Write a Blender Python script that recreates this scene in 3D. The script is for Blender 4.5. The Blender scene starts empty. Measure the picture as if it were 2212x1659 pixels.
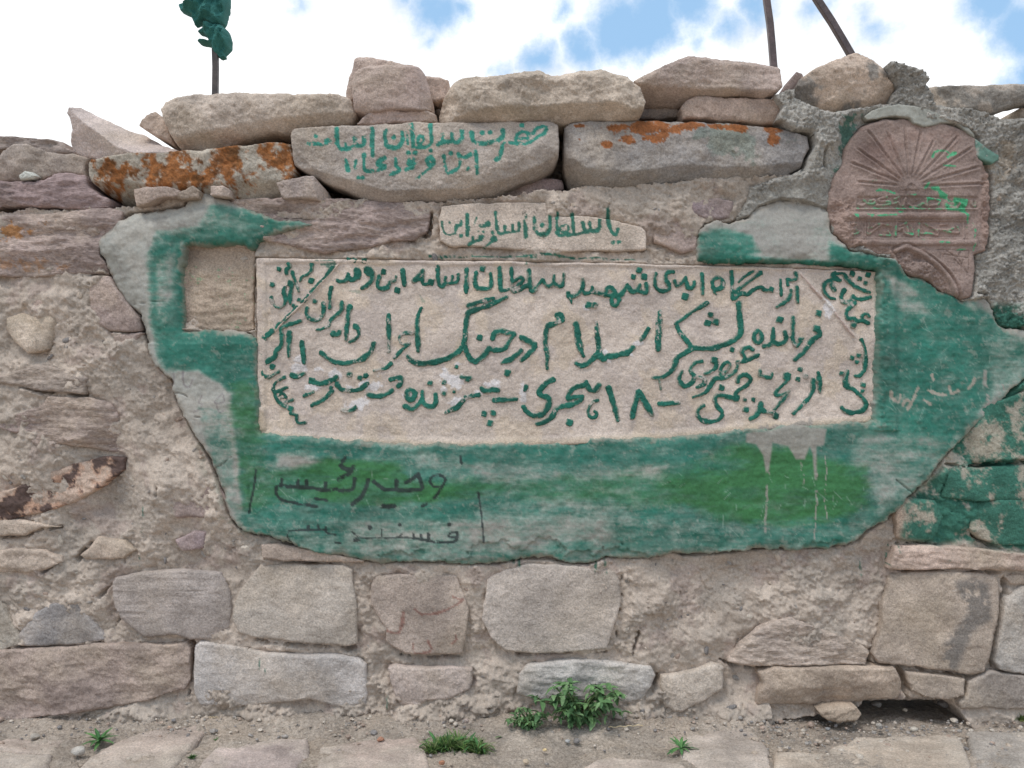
import bpy, bmesh, math, random
import numpy as np
random.seed(7)
rng = np.random.default_rng(11)
scene = bpy.context.scene
R = math.radians

# ------------------------------------------------------------------ camera, sky, sun, exposure
S = 0.0012                       # metres per traced unit on the wall face
CX, CY, BASE = 1106.0, 829.5, 1560.0
CD = 2.30                        # camera to wall face
HC = (BASE - CY) * S             # eye height above the ground
cam_d = bpy.data.cameras.new('camera')
cam = bpy.data.objects.new('camera', cam_d)
scene.collection.objects.link(cam)
cam.location = (0, -CD, HC)
cam.rotation_euler = (R(90), 0, 0)
cam_d.sensor_width = 36
cam_d.lens = 36 * CD / (2212 * S)
cam_d.clip_start = 0.05
cam_d.clip_end = 2000
scene.camera = cam

SUN_EL, SUN_AZ = R(64), R(-42)   # azimuth measured from the camera's back, to the left
sun_dir = np.array([math.cos(SUN_EL) * math.sin(SUN_AZ), -math.cos(SUN_EL) * math.cos(SUN_AZ), math.sin(SUN_EL)])
sun_d = bpy.data.lights.new('sun', 'SUN')
sun_d.energy = 1.5
sun_d.angle = R(16)
sun_d.color = (1.0, 0.975, 0.945)
sun = bpy.data.objects.new('sun', sun_d)
scene.collection.objects.link(sun)
import mathutils
sun.rotation_euler = mathutils.Vector(tuple(sun_dir)).to_track_quat('Z', 'Y').to_euler()
sun.location = (-2, -3, 6)

world = bpy.data.worlds.new('World')
scene.world = world
world.use_nodes = True
wn, wl = world.node_tree.nodes, world.node_tree.links
wn.clear()
def wnode(t, **kw):
    n = wn.new(t)
    for k, v in kw.items(): setattr(n, k, v)
    return n
w_out = wnode('ShaderNodeOutputWorld')
w_bg = wnode('ShaderNodeBackground')
w_bg.inputs['Strength'].default_value = 0.088
sky = wnode('ShaderNodeTexSky', sky_type='NISHITA')
sky.sun_disc = False
sky.sun_elevation = SUN_EL
sky.sun_rotation = math.atan2(sun_dir[0], sun_dir[1])
sky.altitude = 1800
sky.air_density = 1.0
sky.dust_density = 0.6
tc = wnode('ShaderNodeTexCoord')
def wmath(op, a, b=None, c=None):
    n = wnode('ShaderNodeMath', operation=op)
    for i, v in enumerate((a, b, c)):
        if v is None: continue
        if isinstance(v, (int, float)): n.inputs[i].default_value = v
        else: wl.new(v, n.inputs[i])
    return n.outputs[0]
def wnoise(scale, detail, rough, vec):
    n = wnode('ShaderNodeTexNoise')
    n.inputs['Scale'].default_value = scale
    n.inputs['Detail'].default_value = detail
    n.inputs['Roughness'].default_value = rough
    wl.new(vec, n.inputs['Vector'])
    return n
nz = wnoise(13, 9, 0.66, tc.outputs['Generated'])
vs = wnode('ShaderNodeVectorMath', operation='SUBTRACT')
wl.new(nz.outputs['Color'], vs.inputs[0]); vs.inputs[1].default_value = (0.5, 0.5, 0.5)
vm = wnode('ShaderNodeVectorMath', operation='SCALE')
wl.new(vs.outputs[0], vm.inputs[0]); vm.inputs['Scale'].default_value = 0.075
va = wnode('ShaderNodeVectorMath', operation='ADD')
wl.new(tc.outputs['Generated'], va.inputs[0]); wl.new(vm.outputs[0], va.inputs[1])
# openings of blue between the clouds: direction of the middle and angular size
F = CD / S
gaps = [(945,28,52),(938,84,20),(988,12,36),(880,2,24),(640,-2,14),(1335,62,70),(1255,100,48),(1160,128,42),(1085,145,22),
        (1405,55,72),(1478,18,52),(1560,45,34),(1620,0,40),(1215,18,26),(1760,14,26),(1878,78,24),(1858,45,14),(2150,15,62),
        (2205,80,62),(2130,55,34),(2230,150,48),(2100,18,24),(1500,90,26)]
best = None
for (gx, gy, gr) in gaps:
    d = np.array([gx - CX, F, CY - gy]); d = d / np.linalg.norm(d)
    n = wnode('ShaderNodeVectorMath', operation='DISTANCE')
    wl.new(va.outputs[0], n.inputs[0]); n.inputs[1].default_value = tuple(d)
    v = wmath('MULTIPLY_ADD', n.outputs['Value'], -1.0, gr / F)
    best = v if best is None else wmath('MAXIMUM', best, v)
# the same broken cloud goes on over the rest of the sky
nb = wnoise(2.6, 6, 0.6, va.outputs[0])
gen = wmath('MULTIPLY_ADD', nb.outputs['Fac'], 0.25, -0.125)
fd = wnode('ShaderNodeVectorMath', operation='DISTANCE')
wl.new(tc.outputs['Generated'], fd.inputs[0]); fd.inputs[1].default_value = (0.0, 0.95, 0.31)
out_of_view = wmath('MINIMUM', wmath('MAXIMUM', wmath('MULTIPLY_ADD', fd.outputs['Value'], 3.0, -2.0), 0.0), 1.0)
gen2 = wmath('ADD', gen, wmath('MULTIPLY_ADD', out_of_view, 0.12, -0.12))
cov = wmath('MAXIMUM', best, gen2)
mr = wnode('ShaderNodeMapRange', interpolation_type='SMOOTHSTEP')
wl.new(cov, mr.inputs['Value'])
mr.inputs['From Min'].default_value = -0.016
mr.inputs['From Max'].default_value = 0.020
cl = wnoise(7, 5, 0.6, va.outputs[0])
cr = wnode('ShaderNodeValToRGB')
wl.new(cl.outputs['Fac'], cr.inputs[0])
cr.color_ramp.elements[0].color = (9.5, 9.9, 10.6, 1)
cr.color_ramp.elements[0].position = 0.3
cr.color_ramp.elements[1].color = (14, 14, 14, 1)
cr.color_ramp.elements[1].position = 0.6
# thin veil in the clear parts
veil = wnode('ShaderNodeMix', data_type='RGBA')
veil.inputs[0].default_value = 0.72
wl.new(sky.outputs[0], veil.inputs[6]); veil.inputs[7].default_value = (4.6, 7.6, 11.2, 1)
mx = wnode('ShaderNodeMix', data_type='RGBA')
wl.new(mr.outputs[0], mx.inputs[0])
wl.new(cr.outputs[0], mx.inputs[6]); wl.new(veil.outputs[2], mx.inputs[7])
wl.new(mx.outputs[2], w_bg.inputs['Color'])
wl.new(w_bg.outputs[0], w_out.inputs['Surface'])

vsx = scene.view_settings
vsx.view_transform = 'Standard'; vsx.look = 'None'; vsx.gamma = 1.0; vsx.exposure = 0.18
vsx.use_curve_mapping = False

# ------------------------------------------------------------------ noise fields (tileable, spectral)
NT = 1024
def spectral(seed, beta, lo=0, hi=1e9):
    r = np.random.default_rng(seed)
    fx = np.fft.fftfreq(NT)[:, None] * NT; fy = np.fft.rfftfreq(NT)[None, :] * NT
    f = np.sqrt(fx * fx + fy * fy); f[0, 0] = 1
    amp = f ** (-beta) * (f >= lo) * (f <= hi); amp[0, 0] = 0
    n = np.fft.irfft2(amp * np.exp(2j * np.pi * r.random(f.shape)), s=(NT, NT))
    return (n / n.std()).astype(np.float32)
FB = [spectral(s, 1.75, 3, 300) for s in (1, 2, 3)]        # fractal
FR = [spectral(s, 1.35, 6, 400) for s in (4, 5)]           # rough fractal
BD = [spectral(s, 0.2, 30, 60) for s in (6, 7)]            # one band, about 20-30 texels
def samp(f, u, v):
    u = np.asarray(u, np.float64); v = np.asarray(v, np.float64)
    i = np.floor(u); j = np.floor(v); a = u - i; b = v - j
    i = i.astype(np.int64) % NT; j = j.astype(np.int64) % NT
    i1 = (i + 1) % NT; j1 = (j + 1) % NT
    return (f[j, i] * (1 - a) * (1 - b) + f[j, i1] * a * (1 - b) + f[j1, i] * (1 - a) * b + f[j1, i1] * a * b)
def fb(X, Y, sc=1.0, k=0, off=0.0): return samp(FB[k], X / sc + off * 137.1, Y / sc + off * 71.7)
def fr(X, Y, sc=1.0, k=0, off=0.0): return samp(FR[k], X / sc + off * 137.1, Y / sc + off * 71.7)
def bd(X, Y, sc=1.0, k=0, off=0.0): return samp(BD[k], X / sc + off * 137.1, Y / sc + off * 71.7)
def sstep(a, b, x):
    t = np.clip((x - a) / (b - a), 0, 1); return t * t * (3 - 2 * t)

# ------------------------------------------------------------------ tracing helpers (image units -> wall units)
KEY = {'A': (544.03, 544.03), 'B': (928.06, 544.03), 'C': (1248.08, 544.03), 'D': (1491.3, 544.03),
       'a': (544.03, 704.05), 'b': (928.06, 704.05), 'c': (1248.08, 704.05), 'd': (1491.3, 704.05),
       'E': (627.2, 249.6), 'F': (928.06, 249.6), 'H': (1760.1, 211.2), 'I': (1760.1, 384.0), 'G': (576.0, 928.1)}
def org(code):
    if code == '--': return 0.0, 0.0, 1.0
    if len(code) == 2: return 737.33 * int(code[0]), 553.0 * int(code[1]), 3.0
    return KEY[code][0], KEY[code][1], 5.0015
def P(txt):
    """'10 x,y x,y 20 x,y' -> list of wall-unit points; a token without comma switches the tracing frame"""
    o = (0, 0, 1.0); out = []
    for t in txt.split():
        if ',' in t:
            a, b = t.split(','); out.append((o[0] + float(a) / o[2], o[1] + float(b) / o[2]))
        else: o = org(t)
    return out
def strokes(txt):
    """'A w30 x,y x,y / w50 x,y ...' -> [(width, pts)]"""
    o = (0, 0, 1.0); res = []
    for part in txt.split('/'):
        w = 30; pts = []
        for t in part.split():
            if ',' in t:
                a, b = t.split(','); pts.append((o[0] + float(a) / o[2], o[1] + float(b) / o[2]))
            elif t[0] == 'w' : w = float(t[1:])
            else: o = org(t)
        if pts: res.append((w / o[2], pts))
    return res
def smooth_line(pts, n=5):
    if len(pts) < 3: return pts
    p = [pts[0]] + list(pts) + [pts[-1]]; out = []
    for i in range(1, len(p) - 2):
        p0, p1, p2, p3 = (np.array(p[i + k]) for k in (-1, 0, 1, 2))
        for t in np.linspace(0, 1, n, endpoint=False):
            out.append(tuple(0.5 * ((2 * p1) + (p2 - p0) * t + (2 * p0 - 5 * p1 + 4 * p2 - p3) * t * t + (3 * p1 - p0 - 3 * p2 + p3) * t ** 3)))
    out.append(tuple(pts[-1])); return out
def grid(x0, x1, y0, y1, st):
    return np.arange(x0, x1 + st, st), np.arange(y0, y1 + st, st)
def stroke_field(gx, gy, strk, smooth=True, jit=0.0, taper=False):
    """max over strokes of (half width - distance) on the grid; very negative where far"""
    out = np.full((len(gy), len(gx)), -999.0)
    for (w, pts) in strk:
        pl = smooth_line(pts) if smooth else pts
        xs = [p[0] for p in pl]; ys = [p[1] for p in pl]
        m = w / 2 + 8
        i0, i1 = np.searchsorted(gx, [min(xs) - m, max(xs) + m]); j0, j1 = np.searchsorted(gy, [min(ys) - m, max(ys) + m])
        if i1 <= i0 or j1 <= j0: continue
        X, Y = np.meshgrid(gx[i0:i1], gy[j0:j1])
        d = np.full(X.shape, 1e9); nseg = max(1, len(pl) - 1); cut = 0.5 * w * 0.28 if taper and nseg > 3 else 0.0
        if len(pl) == 1: d = np.hypot(X - pl[0][0], Y - pl[0][1]) if not taper else np.maximum(np.abs(X - pl[0][0] + 0.25 * (Y - pl[0][1])), np.abs(Y - pl[0][1] - 0.25 * (X - pl[0][0]))) * 0.75 + 0.3 * np.hypot(X - pl[0][0], Y - pl[0][1])
        for si, ((ax, ay), (bx, by)) in enumerate(zip(pl[:-1], pl[1:])):
            dx, dy = bx - ax, by - ay; L = dx * dx + dy * dy + 1e-9
            t = np.clip(((X - ax) * dx + (Y - ay) * dy) / L, 0, 1)
            e = np.hypot(X - ax - t * dx, Y - ay - t * dy)
            if cut: e = e + cut * np.clip(((si + t) / nseg - 0.72) / 0.28, 0, 1)
            d = np.minimum(d, e)
        sub = out[j0:j1, i0:i1]
        np.maximum(sub, w / 2 - d, out=sub)
    return out
def rough_poly(pts, amp=2.0, seed=0, seg=7.0):
    out = []
    n = len(pts); L = 0
    for i in range(n):
        a = np.array(pts[i]); b = np.array(pts[(i + 1) % n]); d = np.linalg.norm(b - a)
        k = max(1, int(d / seg)); nrm = np.array([-(b - a)[1], (b - a)[0]]) / (d + 1e-9)
        for j in range(k):
            t = j / k; q = a + (b - a) * t
            e = amp * (0.7 * float(fb(L + d * t, seed * 53.0, 1.3)) + 0.45 * float(fr(L + d * t, seed * 31.0 + 9, 0.6)))
            out.append(tuple(q + nrm * e))
        L += d
    return out
def poly_sdf(gx, gy, pts):
    X, Y = np.meshgrid(gx, gy); d = np.full(X.shape, 1e18); ins = np.zeros(X.shape, bool)
    n = len(pts)
    for i in range(n):
        ax, ay = pts[i]; bx, by = pts[(i + 1) % n]
        dx, dy = bx - ax, by - ay; L = dx * dx + dy * dy + 1e-12
        t = np.clip(((X - ax) * dx + (Y - ay) * dy) / L, 0, 1)
        d = np.minimum(d, (X - ax - t * dx) ** 2 + (Y - ay - t * dy) ** 2)
        c = ((ay > Y) != (by > Y)) & (X < (bx - ax) * (Y - ay) / (by - ay + 1e-12) + ax)
        ins ^= c
    d = np.sqrt(d)
    return np.where(ins, d, -d)
def soft_in(X, Y, pts, soft=12.0):
    """0..1 membership of points in a polygon, soft edge; X, Y any shape (bounding box culled)"""
    xs = [p[0] for p in pts]; ys = [p[1] for p in pts]
    out = np.zeros(X.shape); m = (X > min(xs) - soft) & (X < max(xs) + soft) & (Y > min(ys) - soft) & (Y < max(ys) + soft)
    if not m.any(): return out
    x, y = X[m], Y[m]; d = np.full(x.shape, 1e18); ins = np.zeros(x.shape, bool); n = len(pts)
    for i in range(n):
        ax, ay = pts[i]; bx, by = pts[(i + 1) % n]; dx, dy = bx - ax, by - ay; L = dx * dx + dy * dy + 1e-12
        t = np.clip(((x - ax) * dx + (y - ay) * dy) / L, 0, 1)
        d = np.minimum(d, (x - ax - t * dx) ** 2 + (y - ay - t * dy) ** 2)
        ins ^= ((ay > y) != (by > y)) & (x < (bx - ax) * (y - ay) / (by - ay + 1e-12) + ax)
    d = np.sqrt(d); out[m] = sstep(-soft, soft, np.where(ins, d, -d)); return out
def ell(X, Y, cx, cy, rx, ry): return 1.0 - np.sqrt(((X - cx) / rx) ** 2 + ((Y - cy) / ry) ** 2)
def lin(r, g, b, e=0.88):
    """surface colour of something that shows as this value in the photograph under its even light"""
    f = lambda c: (c / 12.92 if c <= 0.04045 else ((c + 0.055) / 1.055) ** 2.4)
    return np.array([f(r / 255) * 0.995, f(g / 255), f(b / 255)]) / e
def mixc(C, col, m):
    m = np.asarray(m)[..., None]; return C * (1 - m) + np.asarray(col) * m

# ------------------------------------------------------------------ mesh building
COL = scene.collection
def mesh_np(name, V, quads, tris=None, cols=None):
    me = bpy.data.meshes.new(name)
    V = np.asarray(V, np.float32); quads = np.asarray(quads, np.int32).reshape(-1, 4)
    tris = np.zeros((0, 3), np.int32) if tris is None else np.asarray(tris, np.int32).reshape(-1, 3)
    me.vertices.add(len(V)); me.vertices.foreach_set('co', V.ravel())
    nl = len(quads) * 4 + len(tris) * 3
    me.loops.add(nl)
    me.loops.foreach_set('vertex_index', np.concatenate([quads.ravel(), tris.ravel()]).astype(np.int32))
    me.polygons.add(len(quads) + len(tris))
    st = np.concatenate([np.arange(len(quads)) * 4, len(quads) * 4 + np.arange(len(tris)) * 3]).astype(np.int32)
    me.polygons.foreach_set('loop_start', st)
    me.polygons.foreach_set('use_smooth', np.ones(len(quads) + len(tris), bool))
    me.update(calc_edges=True); me.validate()
    if cols is not None:
        c = np.ones((len(V), 4), np.float32); c[:, :cols.shape[1]] = cols
        at = me.attributes.new('Col', 'FLOAT_COLOR', 'POINT')
        at.data.foreach_set('color', c.ravel())
    return me
def put(name, me, mat, parent=None, loc=None, label=None, cat=None, group=None, kind=None):
    o = bpy.data.objects.new(name, me); COL.objects.link(o)
    if me is not None and mat is not None and not me.materials: me.materials.append(mat)
    if parent is not None: o.parent = parent
    if loc is not None: o.location = loc
    if label: o['label'] = label
    if cat: o['category'] = cat
    if group: o['group'] = group
    if kind: o['kind'] = kind
    return o
def wall_map(h0):
    k = (CD - h0) / CD
    def f(X, Y, H): return np.stack([(X - CX) * S * k, -H, HC + (CY - Y) * S * k], -1)
    return f
def ground_map(X, Y, H): return np.stack([X * S, -Y * S, H], -1)
def relief(gx, gy, Sd, H, C, to_world, back, taper=0.04, double=False, drop=None):
    """solid with a traced outline: a relief front, walls going back by `back` and a closed rear"""
    st = gx[1] - gx[0]
    X, Y = np.meshgrid(gx, gy); X = X.copy(); Y = Y.copy()
    gyv, gxv = np.gradient(Sd, gy, gx); g2 = np.maximum(gxv ** 2 + gyv ** 2, 0.25)
    near = Sd < 0.25 * st
    X[near] -= (Sd * gxv / g2)[near]; Y[near] -= (Sd * gyv / g2)[near]
    ok = Sd > -1.25 * st
    c4 = ok[:-1, :-1] & ok[1:, :-1] & ok[1:, 1:] & ok[:-1, 1:]
    any_in = (Sd[:-1, :-1] > 0) | (Sd[1:, :-1] > 0) | (Sd[1:, 1:] > 0) | (Sd[:-1, 1:] > 0)
    cell = c4 & any_in
    nx = len(gx); idx = np.arange(X.size).reshape(X.shape)
    jj, ii = np.nonzero(cell)
    q = np.stack([idx[jj, ii], idx[jj + 1, ii], idx[jj + 1, ii + 1], idx[jj, ii + 1]], 1)
    used = np.unique(q); re = np.full(X.size, -1); re[used] = np.arange(len(used)); q = re[q]
    Xu, Yu, Hu = X.ravel()[used], Y.ravel()[used], H.ravel()[used]
    Cu = C.reshape(-1, C.shape[-1])[used]
    n = len(used); V = to_world(Xu, Yu, Hu)
    e = np.concatenate([q[:, [0, 1]], q[:, [1, 2]], q[:, [2, 3]], q[:, [3, 0]]])
    key = np.minimum(e[:, 0], e[:, 1]).astype(np.int64) * n + np.maximum(e[:, 0], e[:, 1])
    _, inv, cnt = np.unique(key, return_inverse=True, return_counts=True)
    be = e[cnt[inv] == 1]; bv = np.unique(be); rb = np.full(n, -1); rb[bv] = np.arange(len(bv)); m = len(bv)
    cxm, cym = Xu.mean(), Yu.mean()
    if double:
        V2 = to_world(Xu, Yu, 2 * Hu[bv].min() - Hu if len(bv) else -Hu)
        V = np.concatenate([V, V2]); Cu = np.concatenate([Cu, Cu]); q2 = q[:, ::-1] + n
        sk = np.stack([be[:, 1], be[:, 0], be[:, 0] + n, be[:, 1] + n], 1)
        return V, np.concatenate([q, q2, sk]), np.zeros((0, 3), int), Cu
    r1 = to_world(Xu[bv], Yu[bv], Hu[bv] - 0.25 * back)
    r2 = to_world(cxm + (Xu[bv] - cxm) * (1 - taper), cym + (Yu[bv] - cym) * (1 - taper), np.full(m, Hu.mean() - back))
    cen = to_world(np.array([cxm]), np.array([cym]), np.array([Hu.mean() - back * 1.02]))
    if drop is not None:
        dm = drop.ravel()[used]; q = q[~dm[q].all(1)]
    V = np.concatenate([V, r1, r2, cen]); Cu = np.concatenate([Cu, Cu[bv], Cu[bv], Cu[bv[:1]]])
    a, b = be[:, 0], be[:, 1]; a1, b1 = n + rb[a], n + rb[b]; a2, b2 = a1 + m, b1 + m
    sk = np.concatenate([np.stack([b, a, a1, b1], 1), np.stack([b1, a1, a2, b2], 1)])
    tr = np.stack([b2, a2, np.full(len(a2), n + 2 * m)], 1)
    return V, np.concatenate([q, sk]), tr, Cu
def edge_round(Sd, r):
    t = np.clip(Sd / r, 0, 1); return np.sqrt(np.maximum(1 - (1 - t) ** 2, 0)) - 1     # -1 at the rim, 0 inside

# ------------------------------------------------------------------ materials (node based, coloured by what each surface is)
def earth_mat(name, g1=260, g2=900, gamt=0.35, bump=0.5, bdist=0.003, rough=0.92, patch=14, pamt=0.18, spec=0.25, streak=None):
    m = bpy.data.materials.new(name); m.use_nodes = True
    n, l = m.node_tree.nodes, m.node_tree.links; bs = n['Principled BSDF']
    at = n.new('ShaderNodeAttribute'); at.attribute_name = 'Col'
    ge = n.new('ShaderNodeNewGeometry')
    vec = ge.outputs['Position']
    if streak:
        mp = n.new('ShaderNodeMapping'); mp.inputs['Scale'].default_value = streak
        l.new(vec, mp.inputs[0]); vec = mp.outputs[0]
    def noise(s, d, r):
        t = n.new('ShaderNodeTexNoise'); t.inputs['Scale'].default_value = s; t.inputs['Detail'].default_value = d
        t.inputs['Roughness'].default_value = r; l.new(vec, t.inputs['Vector']); return t.outputs['Fac']
    def mr(v, a, b, c, d):
        t = n.new('ShaderNodeMapRange'); l.new(v, t.inputs[0])
        for k, x in zip(('From Min', 'From Max', 'To Min', 'To Max'), (a, b, c, d)): t.inputs[k].default_value = x
        return t.outputs[0]
    def mth(op, a, b):
        t = n.new('ShaderNodeMath'); t.operation = op
        for i, x in enumerate((a, b)):
            if isinstance(x, float): t.inputs[i].default_value = x
            else: l.new(x, t.inputs[i])
        return t.outputs[0]
    na = noise(g1, 4, 0.65); nb_ = noise(g2, 2, 0.6); nc = noise(patch, 5, 0.6)
    f = mth('MULTIPLY', mr(na, 0.3, 0.7, 1 - gamt, 1 + gamt), mr(nb_, 0.3, 0.7, 1 - gamt * 0.7, 1 + gamt * 0.7))
    f = mth('MULTIPLY', f, mr(nc, 0.3, 0.7, 1 - pamt, 1 + pamt))
    vm_ = n.new('ShaderNodeVectorMath'); vm_.operation = 'SCALE'
    l.new(at.outputs['Color'], vm_.inputs[0]); l.new(f, vm_.inputs['Scale'])
    l.new(vm_.outputs[0], bs.inputs['Base Color'])
    bs.inputs['Roughness'].default_value = rough
    bs.inputs['Specular IOR Level'].default_value = spec
    hb = mth('ADD', mth('MULTIPLY', na, 1.0), mth('ADD', mth('MULTIPLY', nb_, 0.35), mth('MULTIPLY', noise(g1 * 0.3, 4, 0.6), 1.8)))
    bp = n.new('ShaderNodeBump'); bp.inputs['Strength'].default_value = bump; bp.inputs['Distance'].default_value = bdist
    l.new(hb, bp.inputs['Height']); l.new(bp.outputs[0], bs.inputs['Normal'])
    return m
M_ROCK = earth_mat('rock', 190, 430, 0.26, 0.7, 0.0035)
M_LAM = earth_mat('layered_rock', 150, 430, 0.30, 0.8, 0.004, streak=(0.55, 0.55, 1.6))
M_MUD = earth_mat('mud_mortar', 150, 400, 0.20, 0.55, 0.004, 0.95, 10, 0.16, 0.12)
M_CEM = earth_mat('cement', 170, 600, 0.28, 0.9, 0.006, 0.93, 9, 0.2, 0.2)
M_PLAS = earth_mat('painted_render', 120, 480, 0.12, 0.35, 0.002, 0.62, 7, 0.08, 0.35)
M_PLAQ = earth_mat('pale_tuff', 210, 430, 0.20, 0.6, 0.003, 0.9, 9, 0.10)
M_PAINT = earth_mat('green_paint', 230, 700, 0.18, 0.8, 0.004, 0.6, 20, 0.10, 0.3)
M_TAB = earth_mat('brown_tuff', 200, 680, 0.24, 0.55, 0.003, 0.85, 12, 0.14)
M_DIRT = earth_mat('dirt', 130, 420, 0.34, 0.9, 0.006, 0.97, 6, 0.18, 0.1)
M_METAL = earth_mat('painted_metal', 60, 300, 0.25, 0.2, 0.001, 0.5, 30, 0.2, 0.5)
M_CLOTH = earth_mat('cloth', 600, 1200, 0.12, 0.2, 0.001, 0.85, 20, 0.12, 0.3)
M_LEAF = earth_mat('leaf', 90, 300, 0.22, 0.25, 0.001, 0.7, 40, 0.2, 0.2)

# ------------------------------------------------------------------ stones
SEED = [100]
def bbox(pts, m): 
    xs = [p[0] for p in pts]; ys = [p[1] for p in pts]; return min(xs) - m, max(xs) + m, min(ys) - m, max(ys) + m
def crease_h(X, Y, creases):
    h = np.zeros(X.shape)
    for side, txt, slope in creases:
        pl = P(txt); a = np.array(pl)
        if side in ('below', 'above'):
            o = np.argsort(a[:, 0]); yc = np.interp(X, a[o, 0], a[o, 1])
            d = (Y - yc) if side == 'below' else (yc - Y)
        else:
            o = np.argsort(a[:, 1]); xc = np.interp(Y, a[o, 1], a[o, 0])
            d = (X - xc) if side == 'right' else (xc - X)
        h -= slope * S * np.maximum(d, 0)
    return h
def tone(X, Y, rgb, sd, var=0.10, dust=0.25, dustcol=(178, 160, 140)):
    base = lin(*rgb); C = np.ones(X.shape + (3,)) * base
    C *= (1 + var * fb(X, Y, 0.8, 1, sd))[..., None]
    C = mixc(C, lin(*dustcol), np.clip(dust * (0.5 + 0.7 * fb(X, Y, 1.2, 2, sd + 5)), 0, 0.85))
    C = mixc(C, base * 0.72, np.clip(fr(X, Y, 1.0, 0, sd) - 1.5, 0, 1) * 0.5)
    return np.clip(C, 0.01, 0.9)
def breaks(X, Y, pts, sd, k):
    r2 = np.random.default_rng(sd * 7 + 3); x0, x1, y0, y1 = bbox(pts, 0); hx, hy = (x1 - x0) / 2, (y1 - y0) / 2; m = min(hx, hy)
    u, v = (X - (x0 + x1) / 2) / hx, (Y - (y0 + y1) / 2) / hy; h = np.zeros(X.shape)
    for i in range(6):
        a = r2.uniform(0, 6.28); pr = u * math.cos(a) + v * math.sin(a) + 0.05 * fb(X, Y, 0.8, i % 3, sd + i)
        h -= r2.uniform(0.15, 0.6) * m * S * k * np.maximum(pr - r2.uniform(0.35, 0.85), 0)
    s = fb(X, Y * 1.6, 1.4, 1, sd + 2) * 1.3; f = np.floor(s)
    h += 0.0028 * k * (f + sstep(0.82, 1.0, s - f))
    pit = np.maximum(fr(X, Y, 0.9, 1, sd + 9) - 1.5, 0); return h - 0.0016 * k * pit
def stone_mesh(pts, rgb, h0=0.006, back=0.2, step=3.2, rough=1.0, r=9, lam=0.0, creases=(), sd=None, colfn=None, amp=1.6, hfn=None, dust=0.25, mapf=None, brk=0.6):
    if sd is None: SEED[0] += 1; sd = SEED[0]
    rp = rough_poly(pts, amp, sd)
    x0, x1, y0, y1 = bbox(rp, 3 * step)
    gx, gy = grid(x0, x1, y0, y1, step); Sd = poly_sdf(gx, gy, rp); X, Y = np.meshgrid(gx, gy)
    rr = r * (1 + 0.35 * fb(X, Y, 1.0, 2, sd + 3)); rr = np.maximum(rr * 0.5, 1.8)
    H = h0 + rough * (0.0026 * fb(X, Y, 1.0, 0, sd) + 0.0009 * fr(X, Y, 0.7, 1, sd)) + brk * breaks(X, Y, pts, sd, 0.5 + 0.5 * rough) + edge_round(Sd, rr) * rr * S
    if lam: H = H + lam * (0.0030 * fb(X, Y * 5.0, 1.3, 1, sd + 1) + 0.0022 * np.abs(fr(X, Y * 4.0, 1.6, 0, sd)))
    H = H + crease_h(X, Y, creases)
    if hfn is not None: H = H + hfn(X, Y, Sd)
    C = tone(X, Y, rgb, sd, dust=dust)
    if colfn is not None: C = colfn(X, Y, C, Sd, gx, gy)
    return relief(gx, gy, Sd, H, C, mapf or wall_map(h0), back)
def wall_stone(txt, rgb, mat=None, **kw):
    pts = P(txt) if isinstance(txt, str) else txt
    V, q, t, c = stone_mesh(pts, rgb, **kw)
    return put('stone', mesh_np('stone', V, q, t, c), mat or M_ROCK, wall)
def loose_stone(txt, rgb, label, name='loose_stone', mat=None, group='loose stones on the wall top', cat='stone', **kw):
    pts = P(txt) if isinstance(txt, str) else txt
    V, q, t, c = stone_mesh(pts, rgb, **kw)
    b = np.array([V[:, 0].mean(), V[:, 1].mean(), V[:, 2].min()]); V = V - b
    return put(name, mesh_np(name, V, q, t, c), mat or M_ROCK, None, tuple(b), label, cat, group)

wall = put('stone_wall', None, None, None, (0, 0.1, 0), 'rubble stone wall bedded in tan mud mortar', 'wall')
WB = np.array([0, 0.1, 0])
_old_put = put
def put(name, me, mat, parent=None, loc=None, *a, **kw):
    o = _old_put(name, me, mat, parent, loc, *a, **kw)
    if parent is wall and loc is None: o.location = tuple(-WB)
    return o

TEAL, LEAFG, GREY, MINT = lin(36, 101, 85), lin(54, 106, 62), lin(150, 146, 137), lin(138, 156, 143)
BLACK = lin(36, 42, 42); WHITE = lin(205, 198, 192); MUDC = lin(175, 160, 146)

# colours of the stones
TAN, PURP, GRY, PALE, BRN = (170, 153, 138), (154, 136, 128), (146, 139, 135), (178, 168, 160), (150, 130, 116)

def paint_right(X, Y, C, *a):
    """old teal paint brushed over the stones at the right-hand end"""
    R1 = P('-- 1955,1090 2030,1010 2075,940 2120,860 2150,760 2110,655 2225,660 2300,640 2300,1195 2200,1190 2130,1182 2080,1170 2030,1178 1950,1165')
    d = soft_in(X, Y, R1, 10)
    n = 0.8 * fb(X, Y * 0.7, 0.5, 0, 3.3) + 0.6 * fr(X, Y, 0.5, 1, 2)
    low = sstep(900, 1150, Y) * 0.5
    m = d * sstep(-0.8, 0.5, n + low + 0.15)
    C = mixc(C, lin(140, 144, 130), d * 0.45)
    C = mixc(C, TEAL, m * 0.90)
    # a few runs of teal below the edge
    return C
def drips(X, Y, C, lst, col):
    for x, y0, y1, w in lst:
        xx = x + 2.0 * fb(Y, np.full_like(Y, x), 0.5)
        m = sstep(w, w * 0.4, np.abs(X - xx)) * sstep(y0 - 4, y0 + 2, Y) * sstep(y1 + 4, y1 - 3, Y) * sstep(-0.9, -0.2, fr(X, Y, 0.6, 0, x))
        C = mixc(C, col, m * 0.85)
    return C
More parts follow.
